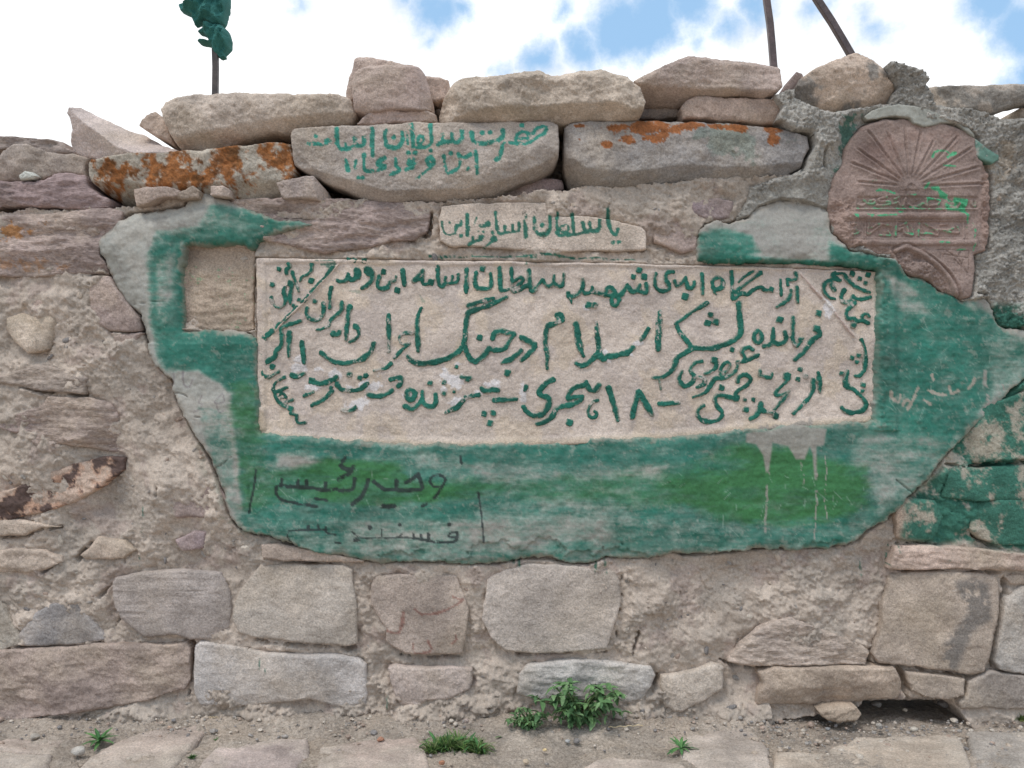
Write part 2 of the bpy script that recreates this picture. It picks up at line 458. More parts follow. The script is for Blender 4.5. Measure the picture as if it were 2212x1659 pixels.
RUN = [(1923, 1175, 1222, 2.6), (1944, 1178, 1228, 2.2), (2045, 1180, 1212, 2.4), (1860, 1215, 1245, 2.2), (1305, 1190, 1222, 3),
       (1120, 1190, 1225, 4), (1107, 1195, 1215, 3), (1285, 1205, 1235, 4), (1312, 1205, 1240, 3), (838, 1500, 1530, 2.2),
       (1037, 1190, 1210, 3), (308, 1095, 1150, 1.6), (300, 1200, 1228, 2.0), (563, 1423, 1445, 1.8), (577, 1445, 1452, 1.4)]
def wcol(X, Y, C, *a): return drips(X, Y, paint_right(X, Y, C), RUN, TEAL)

# --- stones set in the wall face
WS = []     # outlines, so that the mortar knows where they are
def ws(txt, rgb, **kw):
    pts = P(txt) if isinstance(txt, str) else txt
    WS.append(pts); kw.setdefault('colfn', wcol); kw.setdefault('brk', 0.38); return wall_stone(pts, rgb, **kw)
def burnt(X, Y, C, *a):
    n = fb(X, Y, 0.55, 0, 7); Y2 = Y
    m1 = sstep(0.1, 0.5, n + 0.25 * fr(X, Y, 0.5)); C = mixc(C, lin(186, 140, 112), 0.55 * sstep(-0.6, 0.2, n))
    return mixc(C, lin(72, 60, 58), m1 * 0.9)
def spots(X, Y, C, *a):
    m = sstep(0.15, 0.5, 0.9 * fr(X, Y, 0.5, 0, 4) + 1.2 * ell(X, Y, 20, 490, 45, 16) - 0.3) ; m2 = sstep(0.2, .5, .9 * fr(X, Y, .5, 0, 4) + 1.2 * ell(X, Y, 60, 570, 60, 12) - 0.4)
    return mixc(C, lin(158, 108, 56), np.maximum(m, 0.6 * m2) * 0.8)
def darkstain(X, Y, C, *a):
    C = wcol(X, Y, C)
    pl = P('22 1760,450 1880,430 1990,470 2000,700 1880,780 1830,900 1780,1030 1660,1020 1630,920 1700,850 1780,740 1850,650 1800,540')
    m = soft_in(X, Y, pl, 9) * sstep(-0.9, 0.1, fr(X, Y, 0.8, 1, 4) + 0.5)
    return mixc(C, lin(104, 100, 96), m * 0.75)
def redmarks(X, Y, C, Sd, gx, gy):
    C = wcol(X, Y, C)
    f = stroke_field(gx, gy, strokes('12 w20 400,655 380,770 330,785 280,760 / w18 480,630 520,660 620,655 720,615 790,570 / w14 720,550 780,575 / w16 740,790 740,830 710,855 / w12 560,840 580,900 480,920 460,850'))
    return mixc(C, lin(128, 84, 72), sstep(-0.6, 0.8, f + 0.8 * fr(X, Y, 0.5)) * 0.7)
def striped(X, Y, Sd): return 0.0016 * np.abs(bd(X * 0.12, Y * 2.6, 1.2)) * sstep(-0.5, 0.5, fb(X, Y, 2))
ws('00 -60,1400 300,1375 700,1345 790,1370 760,1450 660,1520 640,1600 01 640,0 690,70 690,122 560,120 300,115 60,130 -60,120', PURP, lam=1.0, mat=M_LAM, h0=0.012, colfn=spots)
ws('00 1380,1290 1500,1280 1800,1285 2212,1290 10 300,1300 540,1310 585,1325 575,1400 550,1490 470,1550 300,1560 200,1600 00 2100,1640 1900,1600 1700,1560 1620,1500 1500,1400', PURP, lam=1.2, mat=M_LAM, h0=0.010, rough=1.3, r=7)
ws('20 20,1320 100,1280 230,1270 340,1300 320,1420 160,1420 60,1380', (138, 122, 122), h0=0.004)
ws('10 2000,1440 2212,1400 20 60,1420 110,1470 100,1620 0,1640 10 2120,1600 2030,1570', PURP, h0=0.004)
# left of the render
ws('01 600,130 700,125 760,210 830,310 900,400 915,470 900,488 700,488 640,450 620,400 570,330 570,240', PURP, h0=0.015)
ws('01 720,500 920,495 880,560 800,620 740,560', PURP, h0=0.011)
ws('01 40,400 120,365 250,365 360,380 340,500 320,600 180,630 100,560 40,470', (178, 162, 146), h0=0.007, r=16, dust=0.7)
ws('01 160,290 200,240 350,260 360,340 260,350 190,340', (160, 140, 130), h0=0.010, r=7)
ws('01 -60,790 100,745 230,700 400,730 560,790 552,902 320,876 100,842 -60,815', (150, 136, 126), lam=1.0, mat=M_LAM, h0=0.013)
ws('01 -60,1075 250,980 310,912 560,915 700,960 750,1040 770,1200 730,1278 600,1260 400,1220 250,1230 160,1170 0,1120', PURP, lam=1.0, mat=M_LAM, h0=0.017, rough=1.3)
ws('01 -60,1540 100,1500 330,1390 500,1340 640,1300 790,1310 790,1380 640,1500 500,1590 300,1659 -60,1740', (172, 150, 134), lam=0.6, h0=0.014, colfn=burnt, rough=1.3)
ws('01 1040,1490 1250,1440 1400,1450 1460,1560 1500,1659 02 1500,10 1350,40 1150,42 1050,0', PURP, h0=0.013)
ws('02 1130,180 1250,130 1330,130 1320,230 1180,250', (150, 132, 130), h0=0.009, r=6)
ws('02 -60,270 60,240 250,250 390,290 400,320 310,370 200,400 -60,410', TAN, h0=0.017, lam=0.6)
ws('02 500,290 560,240 620,170 800,190 870,250 800,300 650,310 540,320', TAN, h0=0.013, dust=0.5)
ws('02 -60,60 100,50 400,95 260,110 150,162 0,160 -60,160', TAN, h0=0.015, dust=0.5)
ws('02 -60,560 10,640 100,760 140,860 0,900 -60,900', (160, 150, 138), h0=0.017)
ws('02 720,470 740,430 900,400 1100,385 1300,385 1420,400 1480,520 1490,640 1480,760 1380,828 1230,828 1130,800 930,822 870,780 770,690 740,610 720,540', (160, 148, 140), h0=0.018, hfn=striped, rough=0.6, dust=0.15, brk=0.22, amp=1.2)
ws('02 1510,600 1540,520 1620,420 1680,345 1900,340 2212,350 12 60,380 90,600 100,860 20,875 02 2212,868 2000,855 1650,815 1550,790 1500,700', (172, 160, 148), h0=0.016, rough=0.6, brk=0.22, amp=1.2)
ws('02 115,800 220,650 330,590 480,580 600,720 690,830 600,850 400,862 250,875 150,868', GRY, h0=0.016, rough=0.8, brk=0.22, amp=1.2)
ws('02 -60,905 250,885 680,862 900,862 1100,868 1190,860 1218,900 1218,1100 1190,1160 1100,1180 900,1240 600,1290 300,1310 100,1365 -60,1370', (156, 138, 128), h0=0.026, rough=1.3, lam=0.5, brk=0.22, amp=1.2)
ws('02 1250,870 1285,845 1500,868 1700,908 1900,932 2212,932 12 100,960 160,1000 160,1200 150,1260 0,1275 02 2160,1272 2000,1222 1800,1240 1500,1270 1290,1260 1250,1180 1245,1000', (180, 171, 164), h0=0.022, rough=0.8, dust=0.25, brk=0.22, amp=1.2)
ws('02 1690,210 1800,200 2212,285 12 150,320 0,330 02 2212,322 1830,318 1700,308', (170, 152, 138), h0=0.014, r=6, brk=0.22, amp=1.2)
ws('12 190,480 220,420 400,405 600,410 740,420 770,500 800,560 820,650 810,800 790,932 550,938 420,928 320,880 280,840 290,760 190,600', (164, 148, 136), h0=0.018, rough=0.6, colfn=redmarks, brk=0.22, amp=1.2)
ws('12 940,440 1060,380 1200,345 1400,345 1600,370 1780,385 1810,460 1810,560 1790,690 1760,780 1730,898 1500,908 1250,918 1060,910 960,820 900,700 930,560', (176, 163, 152), h0=0.018, rough=0.6, dust=0.15, brk=0.22, amp=1.2)
ws('12 300,1020 340,1000 500,1015 700,1010 850,1020 845,1100 830,1150 720,1210 540,1225 500,1260 380,1255 340,1180 310,1090', (172, 156, 146), h0=0.018, brk=0.22, amp=1.2)
ws('12 1150,1060 1200,1000 1400,970 1650,970 1900,1000 2010,1010 2035,1060 1995,1150 1950,1220 1800,1260 1500,1240 1200,1200 1140,1180', (176, 168, 160), h0=0.022, lam=0.5, brk=0.22, amp=1.2)
ws('12 2072,1065 2212,1050 22 60,1040 200,990 270,1005 260,1150 150,1220 0,1300 12 2150,1300 2090,1250 2070,1150', (180, 166, 152), h0=0.018, brk=0.22, amp=1.2)
ws('22 310,960 380,860 480,770 600,700 700,680 800,720 1000,800 1180,870 1212,900 1195,992 1000,1000 800,998 600,1002 450,1008 300,980', (166, 150, 138), h0=0.020, lam=1.0, mat=M_LAM, brk=0.22, amp=1.2)
ws('22 1300,600 1370,410 1500,392 1700,388 1900,396 2040,415 2062,480 2045,700 2012,900 1965,1045 1900,1065 1780,1042 1600,1022 1400,990 1280,980 1242,930 1265,860 1300,750', (164, 148, 134), h0=0.022, rough=0.8, colfn=darkstain, brk=0.22, amp=1.2)
ws('22 1340,372 1390,225 1600,218 1900,238 2212,272 2280,300 2280,392 2212,388 1800,372 1500,378', (176, 154, 140), h0=0.022, lam=0.8, brk=0.22, amp=1.2)
ws('22 2108,560 2212,485 2300,475 2300,1055 2212,1052 2065,1025 2032,980 2058,800 2085,650', (170, 162, 154), h0=0.022, brk=0.22, amp=1.2)
ws('22 500,1050 600,1022 900,1014 1385,1014 1412,1080 1430,1140 1418,1225 1250,1235 1050,1270 850,1275 600,1265 490,1265 500,1180 530,1120', (166, 148, 132), h0=0.034, rough=1.3, creases=[('below', '22 500,1150 900,1130 1420,1080', 0.35)], brk=0.22, amp=1.2)
ws('22 1450,1040 1600,1052 1800,1078 1842,1088 1832,1195 1720,1220 1600,1205 1490,1165 1470,1110', (164, 148, 134), h0=0.022, brk=0.22, amp=1.2)
ws('22 1855,1105 1990,1030 2212,1066 2300,1075 2300,1280 1815,1280 1795,1240 1845,1190', (156, 144, 134), h0=0.020, brk=0.22, amp=1.2)
ws('22 2085,408 2212,402 2300,402 2300,462 2135,470', (166, 150, 136), h0=0.014, r=6)
# painted stones at the right-hand end
ws('22 1390,-80 1500,-90 1650,-70 1700,40 1640,190 1540,196 1440,190 1395,170', (160, 140, 124), h0=0.022, rough=0.8)
ws('22 1890,-60 2100,-80 2300,-90 2300,225 2212,225 2050,222 1940,180 1880,120', (160, 142, 126), h0=0.022, rough=0.9)
ws('21 1720,1372 1900,1378 2212,1358 2300,1350 2300,1600 1900,1590 1700,1570', (162, 146, 130), h0=0.020, rough=0.9)
ws('21 1960,960 2080,930 2230,880 2300,880 2300,1325 2212,1325 1900,1345 1720,1330 1760,1240 1880,1120', (164, 150, 134), h0=0.022, rough=1.0)
# more of the wall beyond both ends of the picture
for side, xa, xb in ((0, -470, -40), (1, 2312, 2680)):
    y = 470.0 if side == 0 else 300.0
    while y < 1500:
        hh = random.uniform(70, 135); x = xa + random.uniform(0, 40)
        while x < xb - 60:
            w = min(random.uniform(110, 260), xb - x)
            if w > 60:
                j = lambda a=9: random.uniform(-a, a)
                ws([(x + j(), y + j()), (x + w * .5, y + j(5)), (x + w + j(), y + j()), (x + w + j(5), y + hh * .5), (x + w + j(), y + hh + j()), (x + w * .5, y + hh + j(5)), (x + j(), y + hh + j()), (x + j(5), y + hh * .5)],
                   random.choice([TAN, PURP, GRY, PALE, BRN]), h0=random.uniform(0.006, 0.016), lam=random.choice([0, .6]), step=5)
            x += w + random.uniform(14, 30)
        y += hh + random.uniform(14, 26)

# --- the stone with the painted line above the plaque
M1_TXT = ('F w44 1925,1010 1930,1090 1940,1180 1970,1260 2010,1290 2035,1230 / w46 1985,1365 / w46 2045,1365 / w40 1835,1130 1830,1220 1790,1250 1740,1240 1730,1150 / w40 1740,1240 1680,1255 1655,1165 /'
  ' w40 1680,1260 1600,1280 1560,1270 1550,1180 1540,1075 / w40 1560,1280 1470,1285 1400,1295 1370,1260 / w40 1380,1280 1420,1210 1470,1190 1490,1230 1440,1260 / w36 1380,1060 1375,1160 1380,1280 /'
  ' w42 1295,1100 1300,1220 1260,1290 1180,1285 1140,1220 1135,1110 / w50 1218,1180 / w44 1033,1080 1033,1190 1038,1310 / w38 965,1165 960,1240 900,1250 895,1190 / w38 900,1255 820,1260 815,1200 /'
  ' w38 820,1260 760,1270 725,1200 720,1130 710,1050 / w70 630,1170 / w40 600,1190 550,1190 / w16 510,1100 480,1180 / w36 580,1255 / w30 530,1250 / w40 680,1265 / w42 405,1070 408,1180 410,1290 /'
  ' w38 340,1140 335,1180 290,1190 280,1240 / w26 280,1270 200,1290 150,1240 135,1150 / w40 215,1155 / w40 340,1300 / w70 695,1335 / w26 660,1370 590,1430 / w60 555,1310 / w34 560,1340 480,1365 430,1395 / w34 465,1310 475,1360')
def painted_words(txt, thr=0.0, wear=0.1, col=TEAL, amt=0.95):
    st_ = strokes(txt)
    def f(X, Y, C, Sd, gx, gy):
        fld = stroke_field(gx, gy, st_)
        m = sstep(-0.5, 0.9, fld + 0.35 + 0.8 * fr(X, Y, 0.45, 1, 8)) * sstep(-2.2 + wear, -1.2 + wear, fr(X, Y, 0.35, 0, 5) + 0.12 * fld)
        return mixc(C, col * (1 + 0.08 * fb(X, Y, 0.5))[..., None], m * amt)
    return f
M1 = ws('10 630,1400 645,1330 800,1318 1000,1306 1320,1312 1345,1395 1600,1400 1800,1425 1960,1470 1982,1500 1980,1615 1950,1630 1500,1622 1000,1606 700,1598 640,1560', (186, 170, 156), h0=0.012, rough=0.45, r=6, step=2.2, colfn=painted_words(M1_TXT), dust=0.2, brk=0.05)
M1['label'] = 'pale stone brushed with one line of green Persian lettering above the plaque'

# outlines of the things let into the face
PL = P('00 1290,1240 1220,1275 1180,1330 1000,1360 850,1372 720,1430 660,1500 615,1560 620,1640 01 640,0 690,110 730,200 800,310 900,380 915,480 960,600 1030,730 1100,800 1130,930 1190,1060 1260,1180 1310,1230 1380,1370 1430,1500 1480,1655 02 1540,90 1650,150 1760,165 1900,220 2050,270 2212,285'
       ' 12 100,310 270,330 450,320 700,335 900,340 1000,340 1160,310 1330,310 1500,335 1600,340 1720,290 1850,300 2000,295 2150,255 22 0,285 220,275 500,245 750,235 900,232 1060,210 1150,190 1200,130 1330,60 1390,0 21 1500,1540 1600,1420 1700,1290 1780,1220 1900,1080 2050,950 2180,820 2290,760 2420,700 2440,560 2300,490 2150,470 2060,450 1990,300'
       ' I 1850,1290 1700,1310 1600,1330 1500,1280 1400,1240 1280,1130 1060,1060 950,980 850,880 650,845 500,800 380,790 260,700 190,600 160,450 20 940,1350 800,1300 640,1280 500,1330 430,1400 300,1440 150,1445 112,1500 106,1650'
       ' -- 1512,562 1600,565 1750,570 1850,577 1893,585 1897,620 1893,800 1888,905 1750,918 1600,928 1400,946 1250,952 1100,958 975,959 850,957 740,953 640,944 563,935 560,870 556,800 553,738 540,720 480,716 396,711 392,690 390,620 390,560 396,526 470,528 527,526 541,541 549,525 590,504 640,491 690,484 600,470 500,437')
PQ = P('-- 553,557 800,560 1100,565 1512,573 1902,587 1895,912 1600,934 1400,954 1250,960 1100,966 975,967 850,965 740,962 640,953 558,944')
TB = P('H 785,212 870,228 960,212 1050,235 1200,250 1350,250 1480,290 1620,330 1765,440 1800,640 1865,720 1922,830 1932,1000 1922,1150 1905,1350 1885,1500 I 1872,700 1855,790 1735,830 1745,1000 1725,1200 1705,1290 1600,1318 1500,1268 1400,1228 1280,1118 1060,1048 950,968 850,868 780,828 650,838 560,778 480,738 380,758 300,678 220,598 170,450 160,300 168,150 200,0 H 175,1010 200,870 270,750 330,550 400,440 520,300 600,268 700,240')
PAN = P('-- 391,524 470,526 551,536 552,600 551,712 530,716 470,715 392,710 390,600')
# ------------------------------------------------------------------ mud mortar of the wall
MX0, MX1 = -480, 2700
gx, gy = grid(MX0, MX1, 378, 1600, 3.0); X, Y = np.meshgrid(gx, gy)
cover = np.full(X.shape, -60.0)
for pts in WS:
    a = bbox(pts, 40); i0, i1 = np.searchsorted(gx, [a[0], a[1]]); j0, j1 = np.searchsorted(gy, [a[2], a[3]])
    if i1 > i0 and j1 > j0:
        sub = cover[j0:j1, i0:i1]; np.maximum(sub, poly_sdf(gx[i0:i1], gy[j0:j1], pts), out=sub)
top = np.interp(gx, [-480, 0, 290, 400, 440, 480, 900, 960, 1100, 1180, 1260, 1400, 1480, 1560, 1700, 2700],
                [452, 457, 447, 424, 420, 430, 437, 434, 425, 414, 402, 396, 392, 384, 380, 380])
botm = np.interp(gx, [-480, 1630, 1650, 1850, 2070, 2100, 2700], [1600, 1600, 1530, 1500, 1500, 1545, 1560])
Sd = np.minimum(Y - (top + 2.5 * fr(gx, gx * 0 + 5, 0.7))[None, :], botm[None, :] + 30 - Y)
Sd = np.minimum(Sd, np.minimum(X - MX0 - 3, MX1 - 3 - X))
clod = np.abs(bd(X, Y, 1.0, 0)) * 0.6 + np.abs(bd(X, Y, 0.5, 1)) * 0.35
patch = sstep(-0.6, 0.7, fb(X, Y, 1.6, 1, 9))
smear = sstep(0.1, 0.9, fb(X, Y * 2.2, 1.5, 2, 4))
crumb = np.maximum(bd(X, Y, 0.42, 1, 7) - 0.5, 0) * sstep(0.3, 1.1, fb(X, Y, 0.7, 2, 8))
H = 0.0005 + 0.0078 * fb(X, Y, 1.2, 0, 2) + patch * 0.0022 * (clod - 0.4) + 0.0034 * crumb + (0.0007 + 0.0017 * patch) * fr(X, Y, 0.9, 0) + (0.0005 + 0.0010 * patch) * fr(X, Y, 0.45, 1) + 0.0016 * np.maximum(np.floor(fb(X, Y * 1.5, 0.8, 1, 44) * 1.6), -2)
# joints: mortar stands back a little beside a stone, here and there laps over it
lap = 0.010 * sstep(0.6, 1.3, fb(X, Y, 0.9, 2, 12)) * (Y > 560)
H += -0.006 * sstep(-16, 0, cover) * sstep(0.3, -0.4, fb(X, Y, 0.8, 0, 21)) + lap * sstep(-20, 2, cover) * (X < 2000) * np.where(Y > 1200, 0.45, 1.0)
cracks = ('10 w20 585,1375 572,1440 / w34 568,1470 552,1520 / 01 w16 120,850 320,880 550,910 / w14 720,492 910,488 / w8 600,122 690,122 / w9 170,630 280,636 / w8 1035,1500 1035,1590 /'
  ' 02 w18 1234,842 1228,940 1228,1100 1228,1180 / w14 130,872 400,870 680,850 / w12 1660,830 1900,862 2212,882 / w16 300,380 360,340 / w16 650,540 720,470 / w22 770,690 740,740 / w16 1200,835 1250,842 / w8 0,165 150,162 280,112 400,95 /'
  ' w8 1830,326 2212,346 / w10 500,300 540,240 600,190 / w10 780,300 810,310 800,350 /'
  ' 12 w20 0,882 70,882 / w10 1140,930 1400,918 1720,908 / w10 380,930 560,946 790,945 / w12 1890,920 1920,800 1950,720 / w34 2030,1120 2048,1060 /'
  ' 22 w14 250,965 400,1016 800,1004 1200,1000 / w28 1222,900 1218,980 1300,1000 / w40 1410,1015 1440,1120 1455,1200 / w26 2078,420 2085,520 2052,700 2015,1000 / w14 1370,382 1700,384 2200,396 / w16 1390,200 1640,212 / w16 1880,150 1960,200 2060,240 /'
  ' w12 1400,1000 1640,1035 1880,1076 / 21 w18 1690,1345 1900,1362 2212,1342 2300,1340 / 12 w8 1820,390 1815,560 1790,700 1780,820')
cf = stroke_field(gx, gy, strokes(cracks))
cf = cf + 0.9 * fr(X, Y, 0.4, 1, 3) + 1.6 * fb(X, Y, 0.35, 0, 23) - 0.4
H -= 0.030 * sstep(-1.2, 1.6, cf)
fine = sstep(0.09, 0.0, np.abs(fb(X, Y, 0.8, 1, 66))) * sstep(0.2, 0.9, fb(X, Y, 1.3, 2, 67)) + sstep(0.07, 0.0, np.abs(fb(X, Y * 1.4, 0.55, 2, 68))) * sstep(0.5, 1.1, fb(X, Y, 1.1, 0, 69))
H -= 0.0050 * np.clip(fine, 0, 1) * (cover < -3)
# the joint round the blank panel and a hollow under the right-hand stones
void = soft_in(X, Y, P('22 1200,1262 1280,1248 1430,1222 1600,1218 1760,1240 1780,1300 1200,1320'), 6) + soft_in(X, Y, P('02 -60,1375 60,1375 80,1440 -60,1460'), 5)
H -= 0.06 * np.clip(void, 0, 1)
# spilled foot of the wall
foot = sstep(1478, 1560, Y + 14 * fb(X, Y, 1.5)) * (X < 1660)
H += foot * (0.020 + 0.006 * clod + 0.004 * crumb + 0.012 * fb(X, Y, 1.0, 1))
for pp in (PL, PQ, PAN, TB): H -= 0.030 * sstep(0.35, 0.75, soft_in(X, Y, pp, 7))
C = np.ones(X.shape + (3,)) * MUDC
C *= (1 + 0.09 * fb(X, Y, 1.4, 1, 3))[..., None]
C = mixc(C, lin(164, 152, 140), sstep(0.0, 1.2, fb(X, Y, 1.1, 2, 2)) * 0.7)
C = mixc(C, lin(158, 140, 130), sstep(0.7, 1.5, fb(X, Y, 0.6, 0, 17)) * 0.6)
C = mixc(C, lin(160, 146, 132), foot * 0.5)
C = mixc(C, lin(120, 128, 112), 0.35 * soft_in(X, Y, P('-- 400,800 440,900 500,1080 620,1190 700,1205 640,1220 480,1130 420,960 370,830'), 14) * sstep(-0.3, .6, fr(X, Y, .6)))
C = wcol(X, Y, C)
C = painted_words(M1_TXT)(X, Y, C, Sd, gx, gy)
C = painted_words('F w16 20,1510 200,1525 / w14 200,1520 900,1525 / w30 940,1528 1150,1522 / w26 1200,1505 1400,1510 / w18 1400,1515 1560,1540 / w14 1620,1540 2212,1560 / E w30 1500,1520 1690,1525 / w20 1700,1520 2200,1530', wear=0.9)(X, Y, C, Sd, gx, gy)
H -= 0.009 * sstep(0.3, 0.9, soft_in(X, Y, WS[-1], 6))
V, q, t, c = relief(gx, gy, np.minimum(Sd, 40), H, C, wall_map(0.0), 0.14, taper=0.0, drop=cover > 42)
used = np.unique(np.concatenate([q.ravel(), t.ravel()])); re_ = np.full(len(V), -1); re_[used] = np.arange(len(used))
put('mud_mortar', mesh_np('mud_mortar', V[used], re_[q], re_[t], c[used]), M_MUD, wall, label='tan mud mortar filling the joints and smeared over the stones')

# chips of stone pressed into the mud
free = (cover < -10) & (Sd > 12) & (Y < 1530) & (X > -300) & (X < 2500)
for pp in (PL, PQ, PAN, TB): free &= soft_in(X, Y, pp, 8) < 0.05
free &= ~((X > 1480) & (Y < 660))
jj, ii = np.nonzero(free); pick = rng.choice(len(jj), 230, replace=False); CHIPS = [(X[jj[k], ii[k]], Y[jj[k], ii[k]], H[jj[k], ii[k]]) for k in pick]

# ------------------------------------------------------------------ body of the wall behind the face, and rubble behind the loose stones
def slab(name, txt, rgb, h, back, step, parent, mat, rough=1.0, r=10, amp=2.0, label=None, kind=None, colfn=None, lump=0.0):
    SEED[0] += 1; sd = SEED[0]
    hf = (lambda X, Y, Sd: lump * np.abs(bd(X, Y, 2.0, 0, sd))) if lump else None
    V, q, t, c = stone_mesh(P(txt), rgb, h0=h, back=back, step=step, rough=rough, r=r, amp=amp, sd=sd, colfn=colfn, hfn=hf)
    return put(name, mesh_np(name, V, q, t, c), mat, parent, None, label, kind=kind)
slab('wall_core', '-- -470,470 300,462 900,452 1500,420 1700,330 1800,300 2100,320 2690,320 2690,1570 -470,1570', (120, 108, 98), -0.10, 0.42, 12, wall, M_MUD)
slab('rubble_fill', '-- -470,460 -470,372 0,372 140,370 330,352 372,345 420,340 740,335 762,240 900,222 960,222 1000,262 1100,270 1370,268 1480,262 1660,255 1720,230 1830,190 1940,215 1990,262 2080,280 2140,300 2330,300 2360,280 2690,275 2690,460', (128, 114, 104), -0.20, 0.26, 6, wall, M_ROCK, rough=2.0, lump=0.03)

# ------------------------------------------------------------------ loose stones along the top (drawn from the left)
T14_TXT = ('F w44 1120,170 1160,110 1230,95 1270,110 1230,180 1160,230 1060,290 960,290 / w44 930,250 950,190 1010,155 1070,180 1050,240 980,240 / w46 960,295 860,290 / w46 810,290 790,330 760,440 720,470 / w56 998,78 /'
  ' w50 790,145 790,210 730,270 640,290 540,300 470,270 450,180 / w56 570,175 / w56 650,170 / w46 350,165 345,250 310,285 250,270 240,195 / w46 250,275 150,280 140,210 / w46 150,285 90,315 /'
  ' E w44 1515,90 1520,200 1525,290 1470,340 1370,350 / w40 1380,300 1390,240 1430,230 1440,280 1390,330 / w46 1310,90 1315,220 1330,340 / w30 1260,140 1270,310 / w46 1205,180 1210,270 1170,340 1100,350 1040,320 1020,220 1030,150 / w56 1118,235 /'
  ' w50 885,130 885,280 890,430 / w44 795,230 790,310 720,320 690,240 / w44 720,320 640,350 560,360 520,330 500,250 500,140 / w40 600,350 590,300 / w90 400,280 / w40 340,310 260,300 190,300 / w46 270,220 /'
  ' F w42 500,385 510,500 515,620 / w42 440,420 380,450 330,450 310,420 / w42 330,440 320,540 270,590 200,620 165,540 155,440 / w50 230,405 / w50 410,575 /'
  ' E w50 1520,450 1480,490 1510,540 1550,510 1520,450 / w34 1520,560 1450,610 1370,680 / w110 1310,500 / w44 1320,560 1250,590 / w44 1140,470 1140,540 1180,590 1080,640 / w56 1275,405 / w56 1350,405 / w36 1520,380 /'
  ' w46 1020,460 950,500 950,540 1020,560 940,590 870,595 800,580 795,420 / w40 710,490 705,570 / w40 600,480 620,590 / w44 735,670 / w40 785,670')
ORNG = lin(136, 84, 42)
def lichen_all(X, Y, C, *a):
    n = 0.45 * fb(X, Y, 0.4, 0, 31) + 0.7 * fr(X, Y, 0.75, 1, 6)
    band = ell(X, Y + (X - 400) * 0.10, 405, 362, 250, 42)
    m = sstep(-0.1, 0.5, 0.62 * n + 1.0 * band + 0.02)
    C = mixc(C, ORNG * (1 + 0.18 * fr(X, Y, 0.4, 0, 3))[..., None], m * 0.95)
    return mixc(C, lin(96, 66, 40), sstep(0.3, 1.3, fr(X, Y, 0.6, 0, 8)) * m * 0.75)
def lichen_patches(X, Y, C, *a):
    n = 0.8 * fr(X, Y, 0.55, 1, 2) + 0.4 * fb(X, Y, 0.4, 0, 3)
    e = np.full(X.shape, -1.0)
    for (cx, cy, rx, ry) in [(1400, 275, 70, 26), (1340, 272, 40, 14), (1420, 295, 30, 22), (1490, 272, 32, 16), (1570, 272, 40, 12), (1600, 275, 30, 12), (1670, 278, 26, 14), (1672, 300, 16, 18), (1255, 268, 16, 7), (1252, 300, 10, 8), (1310, 312, 14, 10), (1355, 300, 22, 16)]:
        e = np.maximum(e, ell(X, Y, cx, cy - 2, rx * 0.86, ry * 0.74))
    C = mixc(C, TEAL, 0.30 * sstep(0.2, 0.8, fb(X, Y, 0.8, 0, 6) + ell(X, Y, 1590, 300, 90, 30)))
    C = mixc(C, lin(138, 84, 46) * (1 + 0.15 * fr(X, Y, 0.4, 0, 3))[..., None], sstep(0.0, 0.25, e * 1.3 + 0.35 * n) * 0.95)
    return mixc(C, lin(120, 114, 106), 0.5 * sstep(340, 390, Y))
loose_stone('00 -260,890 -60,880 50,885 250,900 400,920 420,960 560,1010 300,990 80,945 -100,985 -260,1000', (152, 138, 130), 'flat mauve slab lying behind the leftmost loose stones', h0=-0.06, back=0.22, lam=0.8, mat=M_LAM)
loose_stone('00 -60,1030 0,1000 80,930 170,935 300,985 480,995 570,1020 545,1060 540,1132 400,1118 250,1165 100,1165 -60,1155', (156, 142, 132), 'blocky mauve stone with the small white pebble in front, left of the lichened stone', h0=-0.005, back=0.24, rough=1.3)
loose_stone('00 -60,1162 100,1162 280,1167 340,1117 420,1112 540,1132 560,1200 640,1260 700,1290 690,1340 600,1352 400,1346 200,1338 80,1328 0,1335 -60,1338', (150, 130, 126), 'long dark mauve stone at the far left, lowest of the loose stones', h0=0.012, back=0.28, rough=1.4, lam=0.8, mat=M_LAM)
loose_stone('00 105,1130 150,1097 210,1112 235,1140 200,1160 120,1160', (190, 188, 178), 'small whitish pebble on the long mauve stone at the far left', name='pebble', cat='pebble', group=None, h0=0.02, back=0.03, r=8, step=2.0)
loose_stone('00 445,645 560,700 700,755 790,775 860,815 960,880 1100,945 1160,970 1100,985 870,992 600,1010 480,990 410,950 400,880 430,820 430,760 400,715', (184, 168, 160), 'tilted wedge slab leaning with its smooth side up, left of the big block', h0=0.01, back=0.20, step=2.6, r=4,
            creases=[('above', '00 400,660 445,700 540,790 650,870 740,940 860,985 1160,985', 1.9), ('below', '00 400,660 445,700 540,790 650,870 740,940 860,985 1160,985', 0.45)], rough=0.7)
loose_stone('00 875,800 900,760 960,730 1005,725 1080,790 1130,945 1060,905 960,855', (170, 150, 136), 'small stone wedged between the tilted slab and the big block', h0=-0.05, back=0.14)
loose_stone('00 990,670 1020,620 1080,600 1200,587 1500,583 1800,584 2170,588 2240,600 2275,640 2285,700 2250,760 2180,780 2060,800 1980,825 1860,852 1700,855 1560,882 1440,922 1350,950 1170,963 1130,930 1080,850 1030,750', (176, 160, 146), 'big smooth tan block beneath the green cloth, left of the boxy stone', h0=0.03, back=0.30, rough=1.6, r=16,
            creases=[('below', '00 1080,900 1250,870 1500,810 1800,770 2212,700', 1.1), ('left', '00 1100,560 1080,700 1160,960', 0.5)])
